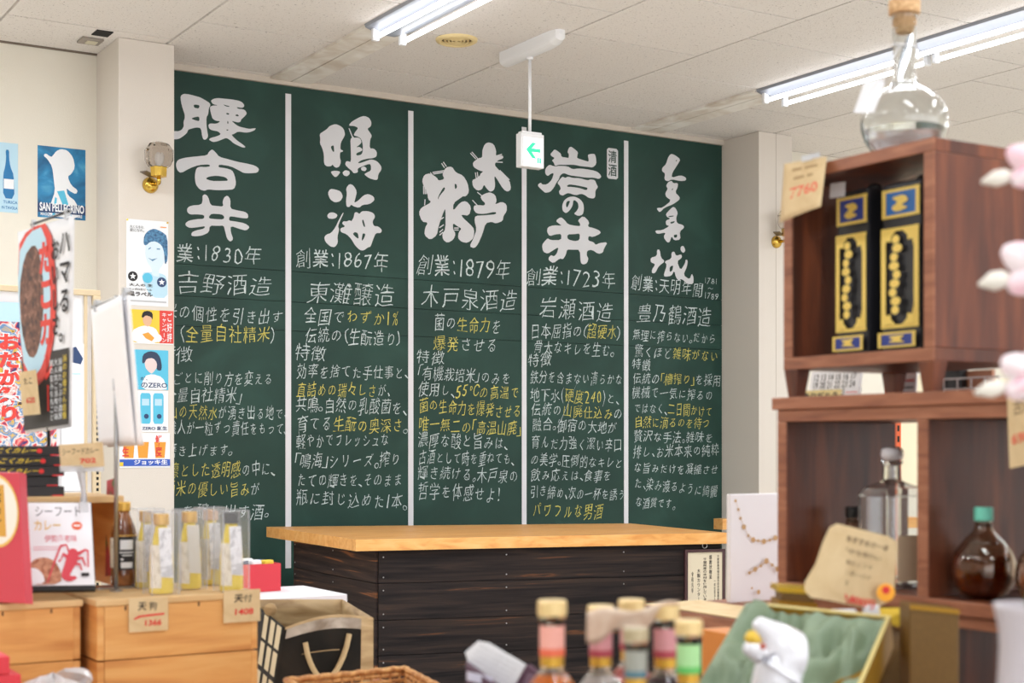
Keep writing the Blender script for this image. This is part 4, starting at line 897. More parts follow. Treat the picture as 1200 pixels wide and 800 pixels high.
# printed carrier bag with rope handles (open top, seen from one side)
M_bagw = mat('bag_wood_print', (190, 160, 116), .5, scale=4, stretch=(2, 2, 8), ramp=[(.3, (150, 118, 76)), (.6, (196, 166, 122)), (.8, (214, 188, 146))])
M_bagd = mat('bag_dark_print', (44, 38, 32), .75, spec=.2, scale=3, ramp=[(.35, (24, 22, 20)), (.6, (52, 44, 36)), (.75, (90, 72, 50))])
BT = {k: W(*v) for k, v in {'fl': (334, 735, 3.85), 'fr': (437, 724, 3.95), 'br': (401, 702, 4.25), 'bl': (292, 702, 4.35)}.items()}
BB = {'fl': W(318, 860, 3.85), 'fr': W(437, 850, 3.95), 'br': W(401, 835, 4.25), 'bl': W(280, 830, 4.35)}
for k in BB: BB[k] = V((BB[k].x, BB[k].y, .7215))
bg = thing('carrier_bag', (BB['fl']+BB['br'])/2, 'open carrier bag printed with dark bottles and wood grain, rope handles', 'bag')
def bagwall(name, a, b, m, m2=None, bulge=.0, curve=.0):
    def f(u, v):
        t = BT[a]*(1-u)+BT[b]*u; q = BB[a]*(1-u)+BB[b]*u
        t = t+UP*curve*math.sin(math.pi*u); p = t*(1-v)+q*v; n = (BT[b]-BT[a]).cross(UP).normalized()
        return p+n*bulge*math.sin(math.pi*v)*math.sin(math.pi*u)
    return ob(name, MB().grid(f, 10, 8), m, bg, smooth=True, solid=.0025)
bagwall('front_wall', 'fl', 'fr', M_bagd, bulge=.01, curve=.02); bagwall('back_wall', 'bl', 'br', M_bagw, bulge=0); bagwall('right_wall', 'fr', 'br', M_bagw); bagwall('left_wall', 'bl', 'fl', M_bagd, bulge=.0)
ob('bottom', MB().hexa([BB[k] for k in ('fl', 'fr', 'br', 'bl')], [BB[k]+UP*.003 for k in ('fl', 'fr', 'br', 'bl')]), M_bagd, bg)
def onfront(u, v, o=.004):
    t = BT['fl']*(1-u)+BT['fr']*u+UP*.02*math.sin(math.pi*u); q = BB['fl']*(1-u)+BB['fr']*u; n = (BT['fr']-BT['fl']).cross(UP).normalized()
    return t*(1-v)+q*v+n*(.01*math.sin(math.pi*v)*math.sin(math.pi*u)+o)
def patch(name, u0, v0, u1, v1, m, o=.003, top=None): return ob(name, MB().grid(lambda u, v: onfront(u0+(u1-u0)*u, v0+(v1-v0)*v, o), 8, 4), m, bg, smooth=True)
patch('wood_print_edge', .86, .0, .998, .9, M_bagw); patch('cloth_print', .02, .02, .86, .14, mat('bag_cloth_print', (176, 160, 142), .6, scale=14, ramp=[(.35, (140, 122, 104)), (.65, (196, 182, 168))]))
patch('seam_print', .22, .36, .62, .37, M_bagw, .0035)
for v in (.0,): patch('rim_fold', .0, -.005, 1, .025, M_bagw, .0038)
def leftp(u, v, o=.003):
    t = BT['bl']*(1-u)+BT['fl']*u; q = BB['bl']*(1-u)+BB['fl']*u; n = V(((BT['fl']-BT['bl']).y, -(BT['fl']-BT['bl']).x, 0)).normalized()*-1
    if n.dot(-FW) < 0: n = -n
    return t*(1-v)+q*v+n*o
for u0 in (.50, .68, .84):
    for v0 in (.02, .33, .66): ob('bottle_print', MB().grid(lambda u, v: leftp(u0+.11*u, v0+.27*v), 2, 2), mat('bag_cream_print', (206, 186, 146), .5), bg)
ob('bag_button', MB().lathe([(.018, 0), (.018, .004), (.006, .007)], W(317, 714, 4.05), 16, -FW), M_bagw, bg)
M_rope = mat('rope', (206, 178, 134), .9, bump=.6, bscale=300)
pts = [onfront(.20+.0, .20, .006)]
pa_, pb_ = onfront(.24, .24, .006), onfront(.72, .20, .006)
pth = []
for i in range(17):
    t = i/16; p = pa_*(1-t)+pb_*t; sag = math.sin(math.pi*t)**.7
    pth.append(p+V((0, 0, -.105*sag))-FW*.02*sag+UP*0)
ob('rope_handle', MB().tube(pth, .0075, 8), M_rope, bg, smooth=True)

# woven basket in front
bk = thing('woven_basket', W(430, 860, 3.2), 'rectangular woven rattan basket in front of the bag', 'basket')
zr_ = .945
c4 = [Wz(335, 797, zr_), Wz(474, 783, zr_), Wz(535, 815, zr_), Wz(432, 850, zr_)]
M_rat = mat('rattan', (214, 158, 96), .6, scale=60, ramp=[(.35, (176, 112, 56)), (.6, (222, 168, 104))], bump=.5, bscale=200)
ctr = (c4[0]+c4[1]+c4[2]+c4[3])/4
for i in range(4):
    a, b = c4[i], c4[(i+1) % 4]; n = 20; path = [a+(b-a)*(k/n)+UP*.0015*math.sin(k*2.2) for k in range(n+1)]
    ob('rim', MB().tube(path, .0065, 8), M_rat, bk, smooth=True)
    n2 = 12
    for r in range(6):
        z = -.011-r*.0125; s_ = 1-.012*r
        path = [ctr+(a+(b-a)*(k/24)-ctr)*s_+UP*z+((ctr-(a+b)/2).normalized()*(.0025*(-1)**(k+r))) for k in range(25)]
        ob('weaver', MB().tube(path, .0052, 6), M_rat, bk, smooth=True)
    for k in range(n2):
        p = a+(b-a)*((k+.5)/n2); ob('stake', MB().tube([p, ctr+(p-ctr)*.93+UP*-.078], .0028, 5), M_rat, bk)
ob('basket_floor', MB().hexa([ctr+(c-ctr)*.93+UP*-.085 for c in c4], [ctr+(c-ctr)*.93+UP*-.079 for c in c4]), M_rat, bk)
bs_ = thing('basket_stand', V((ctr.x, ctr.y, 0)), 'plain wooden stand holding up the woven basket', 'stand')
ob('stand_top', MB().box((ctr.x-.14, ctr.y-.10, zr_-.105), (ctr.x+.14, ctr.y+.11, zr_-.0855)), M_pine, bs_)
ob('post', MB().box((ctr.x-.05, ctr.y-.05, .02), (ctr.x+.05, ctr.y+.05, zr_-.1055)), M_pine, bs_); ob('foot', MB().box((ctr.x-.13, ctr.y-.12, 0), (ctr.x+.13, ctr.y+.12, .0195)), M_pine, bs_)

# bottom left: red boxes and a plastic bag on a low ledge
lg = thing('display_ledge', (.3, 2.2, 0), 'narrow ledge in front of the crates under the red boxes', 'ledge')
ob('ledge_top', MB().box((-.30, 2.30, .925), (.66, 2.78, .95)), M_pinetop, lg); 
for x in (-.25, .62): ob('ledge_leg', MB().box((x-.02, 2.34, 0), (x+.02, 2.38, .925)), M_pine, lg)
pz = .951; ra = at(16, 2.42)
hts = [(.058, 0), (.034, .012), (.030, -.006)]
for i, (hh, dx) in enumerate(hts):
    props(ob('red_gift_box', MB().box((ra.x-.12+dx, ra.y, pz), (ra.x+dx, ra.y+.10, pz+hh)), M_redbox, None, bev=.002, loc=(ra.x, ra.y, pz)), ['lowest red box of the stack in the bottom left corner', 'middle red box jutting right in the bottom left stack', 'top red box of the stack in the bottom left corner'][i], 'box', 'red boxes in the bottom left corner'); pz += hh+.001
ca = at(62, 2.56, .951)
def crumple(u, v):
    a = 2*math.pi*u; e = math.sin(math.pi*min(v*1.0, .98)*.5+.0)
    r = .072*math.cos(math.pi/2*v)**.5 if v < 1 else 0
    p = V((math.cos(a)*r*1.0, math.sin(a)*r*.65, .068*v+.012*mnoise.noise(V((math.cos(a)*2, math.sin(a)*2, v*3)))))
    k = 1+.28*mnoise.noise(V((math.cos(a)*1.6, math.sin(a)*1.6, v*3+5)))
    q = ca+V((p.x*k, p.y*k, max(p.z*k, .001)))
    if abs(u-.02) < .06 and v > .6: q += V((.02, 0, .012))
    return q
props(ob('plastic_bag', MB().grid(crumple, 40, 12), mat('poly_bag', (226, 222, 224), .25, trans=.35, ior=1.1, coat=.5), None, smooth=False, loc=ca), 'crumpled clear plastic bag in front of the left crate', 'plastic bag')

# ================================================================== RIGHT FOREGROUND
# big display table
ft = thing('display_table', (1.45, 1.5, 0), 'large wooden table under the bottles, satin box and shelf cubes', 'table')
ob('table_top', MB().box((.68, .85, .95), (2.35, 2.10, .98)), M_wal, ft, bev=.003)
for x in (.74, 2.29):
    for y in (.91, 2.04): ob('leg', MB().box((x-.03, y-.03, 0), (x+.03, y+.03, .95)), M_wal, ft)
# brown display stand behind it
rt = thing('display_table', (2.6, 2.6, 0), 'reddish brown display table carrying the white jewellery carton', 'table')
ob('table_top', MB().box((2.0, 2.14, 1.022), (3.3, 2.68, 1.06)), M_walh, rt, bev=.004)
for x in (2.06, 3.24):
    for y in (2.2, 2.62): ob('leg', MB().box((x-.03, y-.03, 0), (x+.03, y+.03, 1.022)), M_walh, rt)
props(ob('shelf_label_strip', MB().box((2.003, 2.16, 1.0605), (2.16, 2.675, 1.063)), M_kraft, None, loc=(2.03, 2.6, 1.06)), 'pale paper strip lying along the edge of the brown display table', 'label strip')
# white carton printed with golden jewellery
a = at(856, 3.34); cx0 = a.x; cy = a.y
b = Wy(911, 600, cy); zt3 = W(853, 579, 3.34).z
jc = props(ob('jewellery_carton', MB().box((cx0, cy, 1.0635), (b.x+.02, cy+.014, zt3)), mat('carton_white', (230, 226, 230), .5), None, bev=.002, loc=(cx0+.06, cy, 1.06)), 'upright white carton printed with golden necklaces, beside the framed certificate', 'carton')
sh = Sheet((cx0, cy, zt3), (b.x-cx0, 0, 0), (0, 0, 1.06-zt3), jc, lift=.0006)
M_jg = mat('print_bronze', (196, 158, 112), .5)
pts = [(.10, .06), (.16, .14), (.20, .22), (.27, .30), (.36, .38), (.46, .42), (.56, .43), (.68, .44), (.80, .43), (.92, .41)]
for i, (u, v) in enumerate(pts):
    sh.disc('bead_print', u, v, .045 if i in (3, 5, 7, 9) else .026, M_jg, n=10)
    if i: 
        q = pts[i-1]; sh.poly('chain_print', [[(q[0], q[1]-.004), (u, v-.004), (u, v+.004), (q[0], q[1]+.004)]], M_jg)
for u, v, r in ((.36, .72, .03), (.48, .69, .045), (.60, .66, .03), (.72, .62, .05), (.84, .66, .03), (.95, .70, .045), (.40, .86, .02), (.54, .90, .04), (.8, .86, .02)): sh.disc('bead_print', u, v, r, M_jg, n=10)
for q, u in (((.36, .72), (.72, .62)), ((.72, .62), (.95, .70))): sh.poly('chain_print', [[(q[0], q[1]-.004), (u[0], u[1]-.004), (u[0], u[1]+.004), (q[0], q[1]+.004)]], M_jg)

# ---- shelf cubes: front faces look along -x
XF = 1.69
def cube_unit(name, y0, y1, z0, z1, x0, x1, label, tk=.02, dividers=(), shelves=(), legs=0):
    t = thing(name, ((x0+x1)/2, (y0+y1)/2, z0-legs), label, 'shelf')
    e = .004
    def bd(nm, lo, hi):
        ob(nm, MB().box((lo[0]+e, lo[1], lo[2]), hi), M_wal, t, bev=.001)
        ob(nm+'_edge', MB().box(lo, (lo[0]+e-.0003, hi[1], hi[2])), M_walh, t, bev=.001)
    bd('top_board', (x0, y0, z1-tk), (x1, y1, z1)); bd('bottom_board', (x0, y0, z0), (x1, y1, z0+tk))
    bd('side_board', (x0, y0, z0+tk+.0003), (x1, y0+tk, z1-tk-.0003)); bd('side_board', (x0, y1-tk, z0+tk+.0003), (x1, y1, z1-tk-.0003))
    for y in dividers: bd('divider', (x0, y-tk/2, z0+tk+.0003), (x1, y+tk/2, z1-tk-.0003))
    return t
cu = cube_unit('shelf_cube', 1.54, 1.869, 1.547, 1.881, XF, XF+.26, 'dark walnut open cube holding two book-shaped bottles, stacked on the lower shelf')
for x in (XF+.012, XF+.24):
    for y in (1.556, 1.852): ob('leg', MB().hexa([(x-.008, y-.010, 1.5015), (x+.012, y-.010, 1.5015), (x+.012, y+.010, 1.5015), (x-.008, y+.010, 1.5015)], [(x-.012, y-.016, 1.547), (x+.018, y-.016, 1.547), (x+.018, y+.016, 1.547), (x-.012, y+.016, 1.547)]), M_wal, cu, bev=.001)
lu = cube_unit('shelf_cube', 1.24, 1.884, 1.172, 1.480, XF, XF+.26, 'wide two-cell walnut shelf unit holding the round bottles and square decanter', dividers=(1.563,))
ob('top_plank', MB().box((XF-.006, 1.20, 1.4803), (XF+.44, 1.892, 1.501)), M_walh, lu, bev=.0015)
cube_unit('shelf_cube', 1.24, 1.884, .981, 1.1715, XF+.01, XF+.26, 'lowest dark walnut unit partly hidden behind the gold boxes', dividers=(1.563,))
# book-shaped bottles
M_bk = mat('book_black', (30, 30, 36), .35, coat=.4); M_bg = mat('book_gold', (236, 204, 104), .4, metal=.15); M_bl = mat('book_blue', (38, 104, 176), .4); M_bdb = mat('book_royal', (46, 62, 140), .4)
def book(pxa, pxb, ytop, ybot, blue, label, sticker=False):
    x = XF+.045; a = Wx(pxb, 500, x); b = Wx(pxa, 500, x); y0, y1 = a.y, b.y; z0 = 1.5675
    zt_ = Wx((pxa+pxb)/2, ytop, x).z
    t = thing('book_bottle', (x+.06, (y0+y1)/2, z0), label, 'bottle', 'book-shaped bottles in the walnut cube')
    ob('body', MB().box((x, y0, z0), (x+.13, y1, zt_)), M_bk, t, bev=.004)
    ob('stopper', MB().lathe([(.013, 0), (.013, .010), (.009, .014)], (x+.05, (y0+y1)/2, zt_-.001), 16), M_bk, t)
    s = Sheet((x, y1, zt_), (0, y0-y1, 0), (0, 0, z0-zt_), t, lift=.0008)
    def frame(v0, v1, th=.10, k=.018, m=M_bg):
        s.rect('gold_frame', .02, v0, .98, v0+k, m); s.rect('gold_frame', .02, v1-k, .98, v1, m); s.rect('gold_frame', .02, v0, .02+th, v1, m); s.rect('gold_frame', .98-th, v0, .98, v1, m)
    s.rect('blue_panel', .10, .05, .90, .20, blue); frame(.04, .21)
    s.poly('gold_scroll', [[(.25, .09), (.6, .08), (.72, .12), (.5, .14), (.72, .16), (.4, .18), (.25, .15), (.45, .12)]], M_bg, smooth=1)
    frame(.27, .86, .12, .02)
    for (u, v) in ((.88, .29), (.88, .84), (.12, .29), (.12, .84)):
        du = -.30 if u > .5 else .30; dv = .09 if v < .5 else -.09
        s.poly('corner_ornament', [[(u, v), (u+du, v), (u+du*.6, v+dv*.35), (u+du*.55, v+dv*.7), (u+du*.2, v+dv*.6), (u, v+dv*1.3)]], M_bg)
    prev = None
    n = 9
    for i in range(n):
        v = .34+i*.052; s.disc('ornament_bead', .42+.05*math.sin(i*1.9), v, .13 if i % 2 else .10, M_bg, n=10, rv=.026)
    s.rect('blue_panel', .10, .895, .90, .965, M_bdb); frame(.885, .975, .08, .012); s.poly('gold_scroll', [[(.3, .91), (.7, .905), (.6, .93), (.72, .95), (.3, .945), (.42, .93)]], M_bg)
    s2 = Sheet((x+.13, y0, zt_), (-.13, 0, 0), (0, 0, z0-zt_), t, lift=.0006)
    s2 = Sheet((x, y0, zt_), (.13, 0, 0), (0, 0, z0-zt_), t, lift=.0006)
    M_or = mat('book_relief', (64, 64, 70), .4)
    for v in (.1, .35, .6, .85): s2.poly('relief_ornament', [[(.2, v-.05), (.5, v-.08), (.8, v-.05), (.7, v), (.8, v+.05), (.5, v+.08), (.2, v+.05), (.3, v)]], M_or)
    if sticker: ob('price_sticker', MB().obox((x-.001, y1-.002, zt_+.004), (.0006, 0, 0), (0, .017, .001), (0, -.001, .012)), M_paper, t)
book(981, 1018, 222, 404, M_bdb, 'left book-shaped bottle, black and gold with royal blue band and white sticker', True)
book(1034, 1080, 212, 402, M_bl, 'right book-shaped bottle, black and gold with sky blue band')
# decanter with cork on the cube
def shell(prof, c, n=32, th=.0022):
    inner = [(max(r-th, .0005), h) for r, h in prof]; inner[0] = (inner[0][0], prof[0][1]+th*1.5)
    mb = MB().lathe([(.0005, prof[0][1])]+prof+inner[::-1][0:]+[(.0005, inner[0][1])], c, n, cap=False)
    return mb
p = V((1.768, 1.672, 1.882))
dc = thing('round_decanter', p, 'round clear glass decanter with long neck and cork standing on the upper walnut cube', 'decanter')
pr = [(.030, 0), (.046, .006), (.060, .022), (.068, .046), (.067, .066), (.058, .086), (.040, .102), (.024, .112), (.0185, .122), (.0175, .150), (.0185, .200), (.0195, .222), (.022, .226)]
def smoothprof(pr):
    out = [pr[0]]
    for i in range(len(pr)-1):
        p0 = pr[max(i-1, 0)]; p1 = pr[i]; p2 = pr[i+1]; p3 = pr[min(i+2, len(pr)-1)]
        for t in (.25, .5, .75, 1):
            q = [.5*((2*p1[k])+(-p0[k]+p2[k])*t+(2*p0[k]-5*p1[k]+4*p2[k]-p3[k])*t*t+(-p0[k]+3*p1[k]-3*p2[k]+p3[k])*t**3) for k in (0, 1)]; out.append(tuple(q))
    return out
ob('glass_body', shell(smoothprof(pr), p, 40), M_glass, dc, smooth=True)
ob('spirit', MB().lathe([(.026, .005), (.042, .010), (.056, .024), (.0625, .040), (.0625, .042), (.001, .042)], p, 32), mat('clear_spirit', (250, 252, 252), .02, trans=1, ior=1.33), dc, smooth=False)
ob('cork', MB().lathe([(.013, .196), (.0168, .206), (.0172, .224), (.0245, .2265), (.025, .246), (.0235, .249)], p, 20), mat('cork', (222, 182, 134), .8, scale=120, ramp=[(.35, (196, 150, 104)), (.6, (228, 190, 144))]), dc, smooth=False)
ob('neck_cord', MB().tube([p+V((math.cos(t)*.0200, math.sin(t)*.0200, .176+.004*math.sin(t))) for t in [i*.5236 for i in range(13)]], .0012, 5), M_paper, dc)
tA = W(1013, 96, 2.22); tB = W(1037, 97, 2.2); tC = W(1024, 132, 2.2); tD = W(1000, 132, 2.22)
c_ = (tA+tB+tC+tD)/4
ob('neck_tag', MB().prism([tA, W(1032, 92, 2.2), tB, tC, tD], (.0006, .0006, 0)), M_paper, dc)
ob('tag_string', MB().tube([W(1034, 96, 2.2), W(1042, 78, 2.26), p+V((-.018, -.006, .172))], .0009, 5), M_paper, dc)
# kraft tag hanging at the cube's left corner
def curl(u, v):
    a = W(919, 192, 2.470); b = W(969, 183, 2.383); c = W(962, 242, 2.33); d = W(914, 261, 2.44)
    q = (a*(1-u)+b*u)*(1-v)+(d*(1-u)+c*u)*v
    return q-FW*(.014*math.sin(math.pi*u)*v)
kt = thing('price_tag', W(940, 222, 2.33), 'curled kraft price tag hanging from the upper left corner of the walnut cube', 'price tag')
ob('tag_card', MB().grid(curl, 8, 8), M_kraft, kt, smooth=True, solid=.0008)
def curlprint(name, u0, v0, u1, v1, m): ob(name, MB().grid(lambda u, v: curl(u0+(u1-u0)*u, v0+(v1-v0)*v)-FW*.0012, 4, 2), m, kt)
for i, (u0, u1) in enumerate(((.2, .42), (.5, .8), (.25, .5), (.56, .7))): curlprint('tag_writing', u0, .12+.16*(i//2), u1, .17+.16*(i//2), mat('soft_ink', (170, 140, 100), .8))
sv, sf, (ga, gb, gc, gd) = glyph('7760', .02)
ob('tag_price', MB().add([curl(.18+.66*(x-ga)/(gb-ga), .66-.20*(y-gc)/(gd-gc))-FW*.0014 for x, y in sv], sf), mat('soft_red', (226, 110, 84), .7), kt)
ob('tape', MB().obox(W(950, 184, 2.412), (.016, -.004, .004), (0, .0005, 0), (0, 0, .005)), M_plast, kt)
# calendar, cards and wire rack on the lower unit's top, seen under the cube
zq = 1.5012; xq = XF+.30
def onq(px, x=xq): return Wx(px, 440, x)
a, b = onq(946), onq(1004)
cl = thing('desk_calendar', ((xq+.01), (a.y+b.y)/2, zq), 'white desk calendar page seen in the gap under the walnut cube', 'calendar')
o, s = paper('calendar_page', (xq+.012, a.y, zq+.062), (0, b.y-a.y, 0), (-.012, 0, -.062), M_paper, parent=cl, th=.005)
s.text('calendar_numbers', '12 13 14 15 16 17\n19 20 21 22 23 24\n26 27 28 29 30 31', .08, .10, .92, .80, M_ink); s.rect('calendar_sunday', .1, .82, .5, .86, M_red)
a, b = onq(940, xq-.03), onq(985, xq-.03)
o, s = paper('small_card', (xq-.03, a.y, zq+.024), (0, b.y-a.y, 0), (-.004, 0, -.024), mat('card_gold_white', (226, 206, 140), .5), th=.004, label='small gold-lettered card standing in front of the desk calendar', cat='card')
s.text('card_lettering', 'ありがとう', .06, .2, .94, .7, M_ink, off=.03)
for pxa, pxb, lb in ((990, 1008, 'small cream card right of the gold-lettered card'), (1056, 1074, 'tall narrow white card beside the cube leg')):
    a, b = onq(pxa, xq-.03), onq(pxb, xq-.03)
    hh = .026 if pxa < 1000 else .05
    o, s = paper('small_card', (xq-.03, a.y, zq+hh), (0, b.y-a.y, 0), (-.004, 0, -hh), M_paper, th=.004, label=lb, cat='card'); s.rect('card_print', .1, .3, .9, .36, M_red); s.rect('card_print', .1, .55, .9, .6, M_grey)
def rack(ya, yb, label):
    t = thing('wire_rack', (xq, (ya+yb)/2, zq), label, 'wire rack')
    for z in (.004, .018, .036): ob('wire', MB().tube([(xq-.012, ya, zq+z), (xq-.012, yb, zq+z)], .0016, 6), M_white, t)
    for k in range(5):
        y = ya+(yb-ya)*k/4; ob('wire', MB().tube([(xq-.012, y, zq+.0005), (xq-.012, y, zq+.037)], .0014, 6), M_white, t)
    return t
a, b = onq(1008), onq(1030); 
props(ob('key_ring_display', MB().box((xq+.03, 1.78, zq), (xq+.05, 1.86, zq+.06)), M_dark, None, bev=.003, loc=(xq+.04, 1.82, zq)), 'small black display block behind the cards under the cube', 'display')
ya = Wx(1112, 440, XF+.34).y; yb = Wx(1176, 440, XF+.34).y
xq_s = xq; xq = XF+.34; rack(yb, ya, 'white wire rack of small packets right of the cube leg'); 
props(ob('packet', MB().box((xq+.006, (ya+yb)/2-.03, zq), (xq+.014, (ya+yb)/2+.03, zq+.05)), mat('packet_brown', (196, 140, 110), .5), None, loc=(xq, (ya+yb)/2, zq)), 'brown packet standing in the white wire rack', 'packet')
props(ob('packet', MB().box((xq+.006, ya-.025, zq), (xq+.014, ya, zq+.05)), mat('packet_lilac', (206, 190, 204), .5), None, loc=(xq, ya, zq)), 'pale lilac packet at the left end of the white wire rack', 'packet')
xq = xq_s

# round whisky-type bottles and the square decanter
M_amber = mat('dark_amber', (150, 72, 24), .06, trans=.8, ior=1.4, coat=1); M_ambe = mat('amber_liquid', (196, 110, 20), .08, trans=.6, ior=1.35)
def round_bottle(x, y, z, r, cap, label):
    t = thing('round_bottle', (x, y, z), label, 'bottle')
    s = r/.046
    prf = smoothprof([(.020*s, 0), (.034*s, .008*s), (.044*s, .026*s), (.046*s, .046*s), (.041*s, .066*s), (.027*s, .086*s), (.014*s, .100*s), (.0105*s, .118*s)])
    ob('glass_body', shell(prf, (x, y, z), 32), mat('smoked_glass', (226, 206, 186), .02, trans=1, ior=1.45), t, smooth=True)
    inn = [(max(a-.0035, .001), h+.003) for a, h in prf if h < .062*s]
    ob('spirit', MB().lathe([(.001, inn[0][1])]+inn+[(.001, inn[-1][1])], (x, y, z), 28, cap=False), M_amber, t, smooth=True)
    ob('neck_rings', MB().lathe([(.0112*s, .104*s), (.0135*s, .107*s), (.0112*s, .110*s)], (x, y, z), 20), M_glass, t)
    ob('cap', MB().lathe([(.0128*s, .113*s), (.0138*s, .115*s), (.0138*s, .131*s), (.0125*s, .133*s)], (x, y, z), 20), cap, t)
    for k in range(3):
        zz = .058+k*.012; rr = .040-(k*.005)
        ob('shoulder_rib', MB().tube([(x+rr*s*math.cos(a), y+rr*s*math.sin(a), z+zz*s) for a in [3.2+i*.12 for i in range(12)]], .0016*s, 6), M_glass, t, smooth=True)
    return t
round_bottle(1.80, 1.818, 1.1925, .043, M_dark, 'round bottle with black cap and dark spirit in the left shelf cell')
round_bottle(1.752, 1.500, 1.1925, .047, mat('mint_cap', (118, 212, 188), .4), 'round bottle with mint green cap in the right shelf cell')
round_bottle(1.752, 1.385, 1.1925, .045, M_redbox, 'round bottle at the right frame edge in the same cell as the mint-capped one')
t = thing('square_decanter', (1.776, 1.706, 1.1925), 'square clear glass decanter with white stopper and tan label', 'decanter')
x, y, z = 1.776, 1.706, 1.1925; w_ = .045
mb = MB()
def sqring(h, w2, k=.3): 
    c = w2*k; return [(x-w2+c, y-w2, z+h), (x+w2-c, y-w2, z+h), (x+w2, y-w2+c, z+h), (x+w2, y+w2-c, z+h), (x+w2-c, y+w2, z+h), (x-w2+c, y+w2, z+h), (x-w2, y+w2-c, z+h), (x-w2, y-w2+c, z+h)]
def loft(rings):
    n = len(rings[0]); f = []
    for j in range(len(rings)-1):
        for i in range(n): f.append((j*n+i, j*n+(i+1) % n, (j+1)*n+(i+1) % n, (j+1)*n+i))
    f.append(tuple(range(n-1, -1, -1))); f.append(tuple(range((len(rings)-1)*n, len(rings)*n)))
    return MB().add([p for r in rings for p in r], f)
ob('glass_body', loft([sqring(0, w_*.92), sqring(.004, w_), sqring(.148, w_), sqring(.160, w_*.88, .4), sqring(.168, w_*.45, .55), sqring(.172, .014, .58), sqring(.196, .013, .58), sqring(.200, .017, .58), sqring(.203, .017, .58)]), M_glass, t, bev=.0015)
ob('hollow', loft([sqring(.008, w_*.86), sqring(.146, w_*.86), sqring(.158, w_*.7, .4), sqring(.166, .012, .58), sqring(.195, .010, .58)][::1]), mat('inner_clear', (255, 255, 255), .02, trans=1, ior=.72), t)
ob('stopper', MB().lathe([(.010, .2032), (.0165, .206), (.018, .214), (.0165, .222), (.008, .225)], (x, y, z), 16), mat('frosted_white', (236, 232, 236), .3), t, smooth=True)
ob('label', MB().box((x-w_-.0012, y-.036, z+.012), (x-w_-.0004, y+.036, z+.085)), mat('label_tan', (246, 220, 184), .7), t)
ob('label', MB().box((x-.036, y-w_-.0012, z+.012), (x+.036, y-w_-.0004, z+.085)), mat('label_tan', (246, 220, 184), .7), t)
# big tan description card with orange sticker in front of the shelf
zc_ = 2.02
C = [(981, 613), (1040, 628), (1051, 634), (1052, 642), (1048, 690), (1040, 705), (1028, 712), (1008, 711), (975, 704), (950, 700), (943, 692), (943, 682), (956, 660), (964, 636), (972, 618)]
pc_ = [W(px, py, zc_+(px-1000)*.0006) for px, py in C]
ct = thing('description_card', W(1000, 710, zc_), 'irregular tan card with handwriting, red price and orange sticker before the decanter', 'card')
ob('card', MB().prism(pc_, FW*.0012), M_kraft, ct)
O_ = W(975, 612, zc_-.004); s = Sheet(O_, W(1052, 632, zc_-.004)-O_, W(945, 700, zc_-.004)-O_, ct, lift=.0005)
Mi = mat('soft_brown_ink', (120, 96, 72), .8)
s.text('card_writing', '店主おすすめの一本', .08, .10, .92, .20, Mi, off=.02); s.text('card_writing', 'まろやかな味わい', .10, .25, .85, .34, Mi, off=.01)
s.text('card_writing', '熟成古酒をどうぞ', .12, .40, .78, .47, Mi); s.text('card_writing', '香り高く深いコク', .14, .53, .80, .60, Mi); s.text('card_writing', '数量限定', .18, .66, .52, .73, Mi)
s.text('card_price', '19,800円', .44, .82, .98, .96, M_red, off=.03)
ob('orange_sticker', MB().lathe([(.0125, 0), (.0125, .001)], W(1038, 694, zc_+.004), 20, -FW), mat('sticker_orange', (255, 176, 40), .4), ct)
ob('sticker_print', MB().lathe([(.0055, .0012), (.0055, .0018)], W(1038, 691, zc_+.004), 12, -FW), M_red, ct)
clz = W(1000, 711, zc_)
ob('holder_foot', MB().obox(W(988, 722, zc_+.0), (.018, -.007, 0), (.003, .004, 0), (0, 0, .010)), M_paper, ct, bev=.003)
ob('holder_foot', MB().obox(W(1021, 718, zc_+.0), (.010, -.006, 0), (.003, .004, 0), (0, 0, .011)), M_paper, ct, bev=.003)
# right edge kraft tag on the plank
o, s = paper('price_tag', Wx(1180, 462, 1.679), Wx(1216, 452, 1.679)-Wx(1180, 462, 1.679), Wx(1183, 549, 1.679)-Wx(1180, 462, 1.679), M_kraft, label='kraft price tag at the right frame edge hanging from the shelf plank', cat='price tag')
s.text('tag_writing', '古酒', .2, .12, .8, .34, Mi); s.text('tag_price', '6980', .12, .55, .9, .72, mat('soft_red', (226, 110, 84), .7), off=.02)

# distant rack seen through the open shelf back
t = thing('slotted_rack', at(1060, 6.2), 'cream panel rack with an orange slotted upright far behind the shelf', 'rack')
p = at(1050, 6.2); q = at(1120, 6.2)
ob('panel', MB().box((p.x, p.y, .02), (p.x+.9, p.y+.03, 1.72)), mat('rack_cream', (226, 214, 184), .6), t)
ob('upright', MB().box((p.x-.035, p.y-.03, 0), (p.x-.002, p.y+.03, 1.78)), mat('rack_orange', (206, 92, 50), .5), t)
for i in range(10): ob('slot', MB().box((p.x-.024, p.y-.031, 1.30+i*.045), (p.x-.012, p.y-.0295, 1.325+i*.045)), M_slot, t)

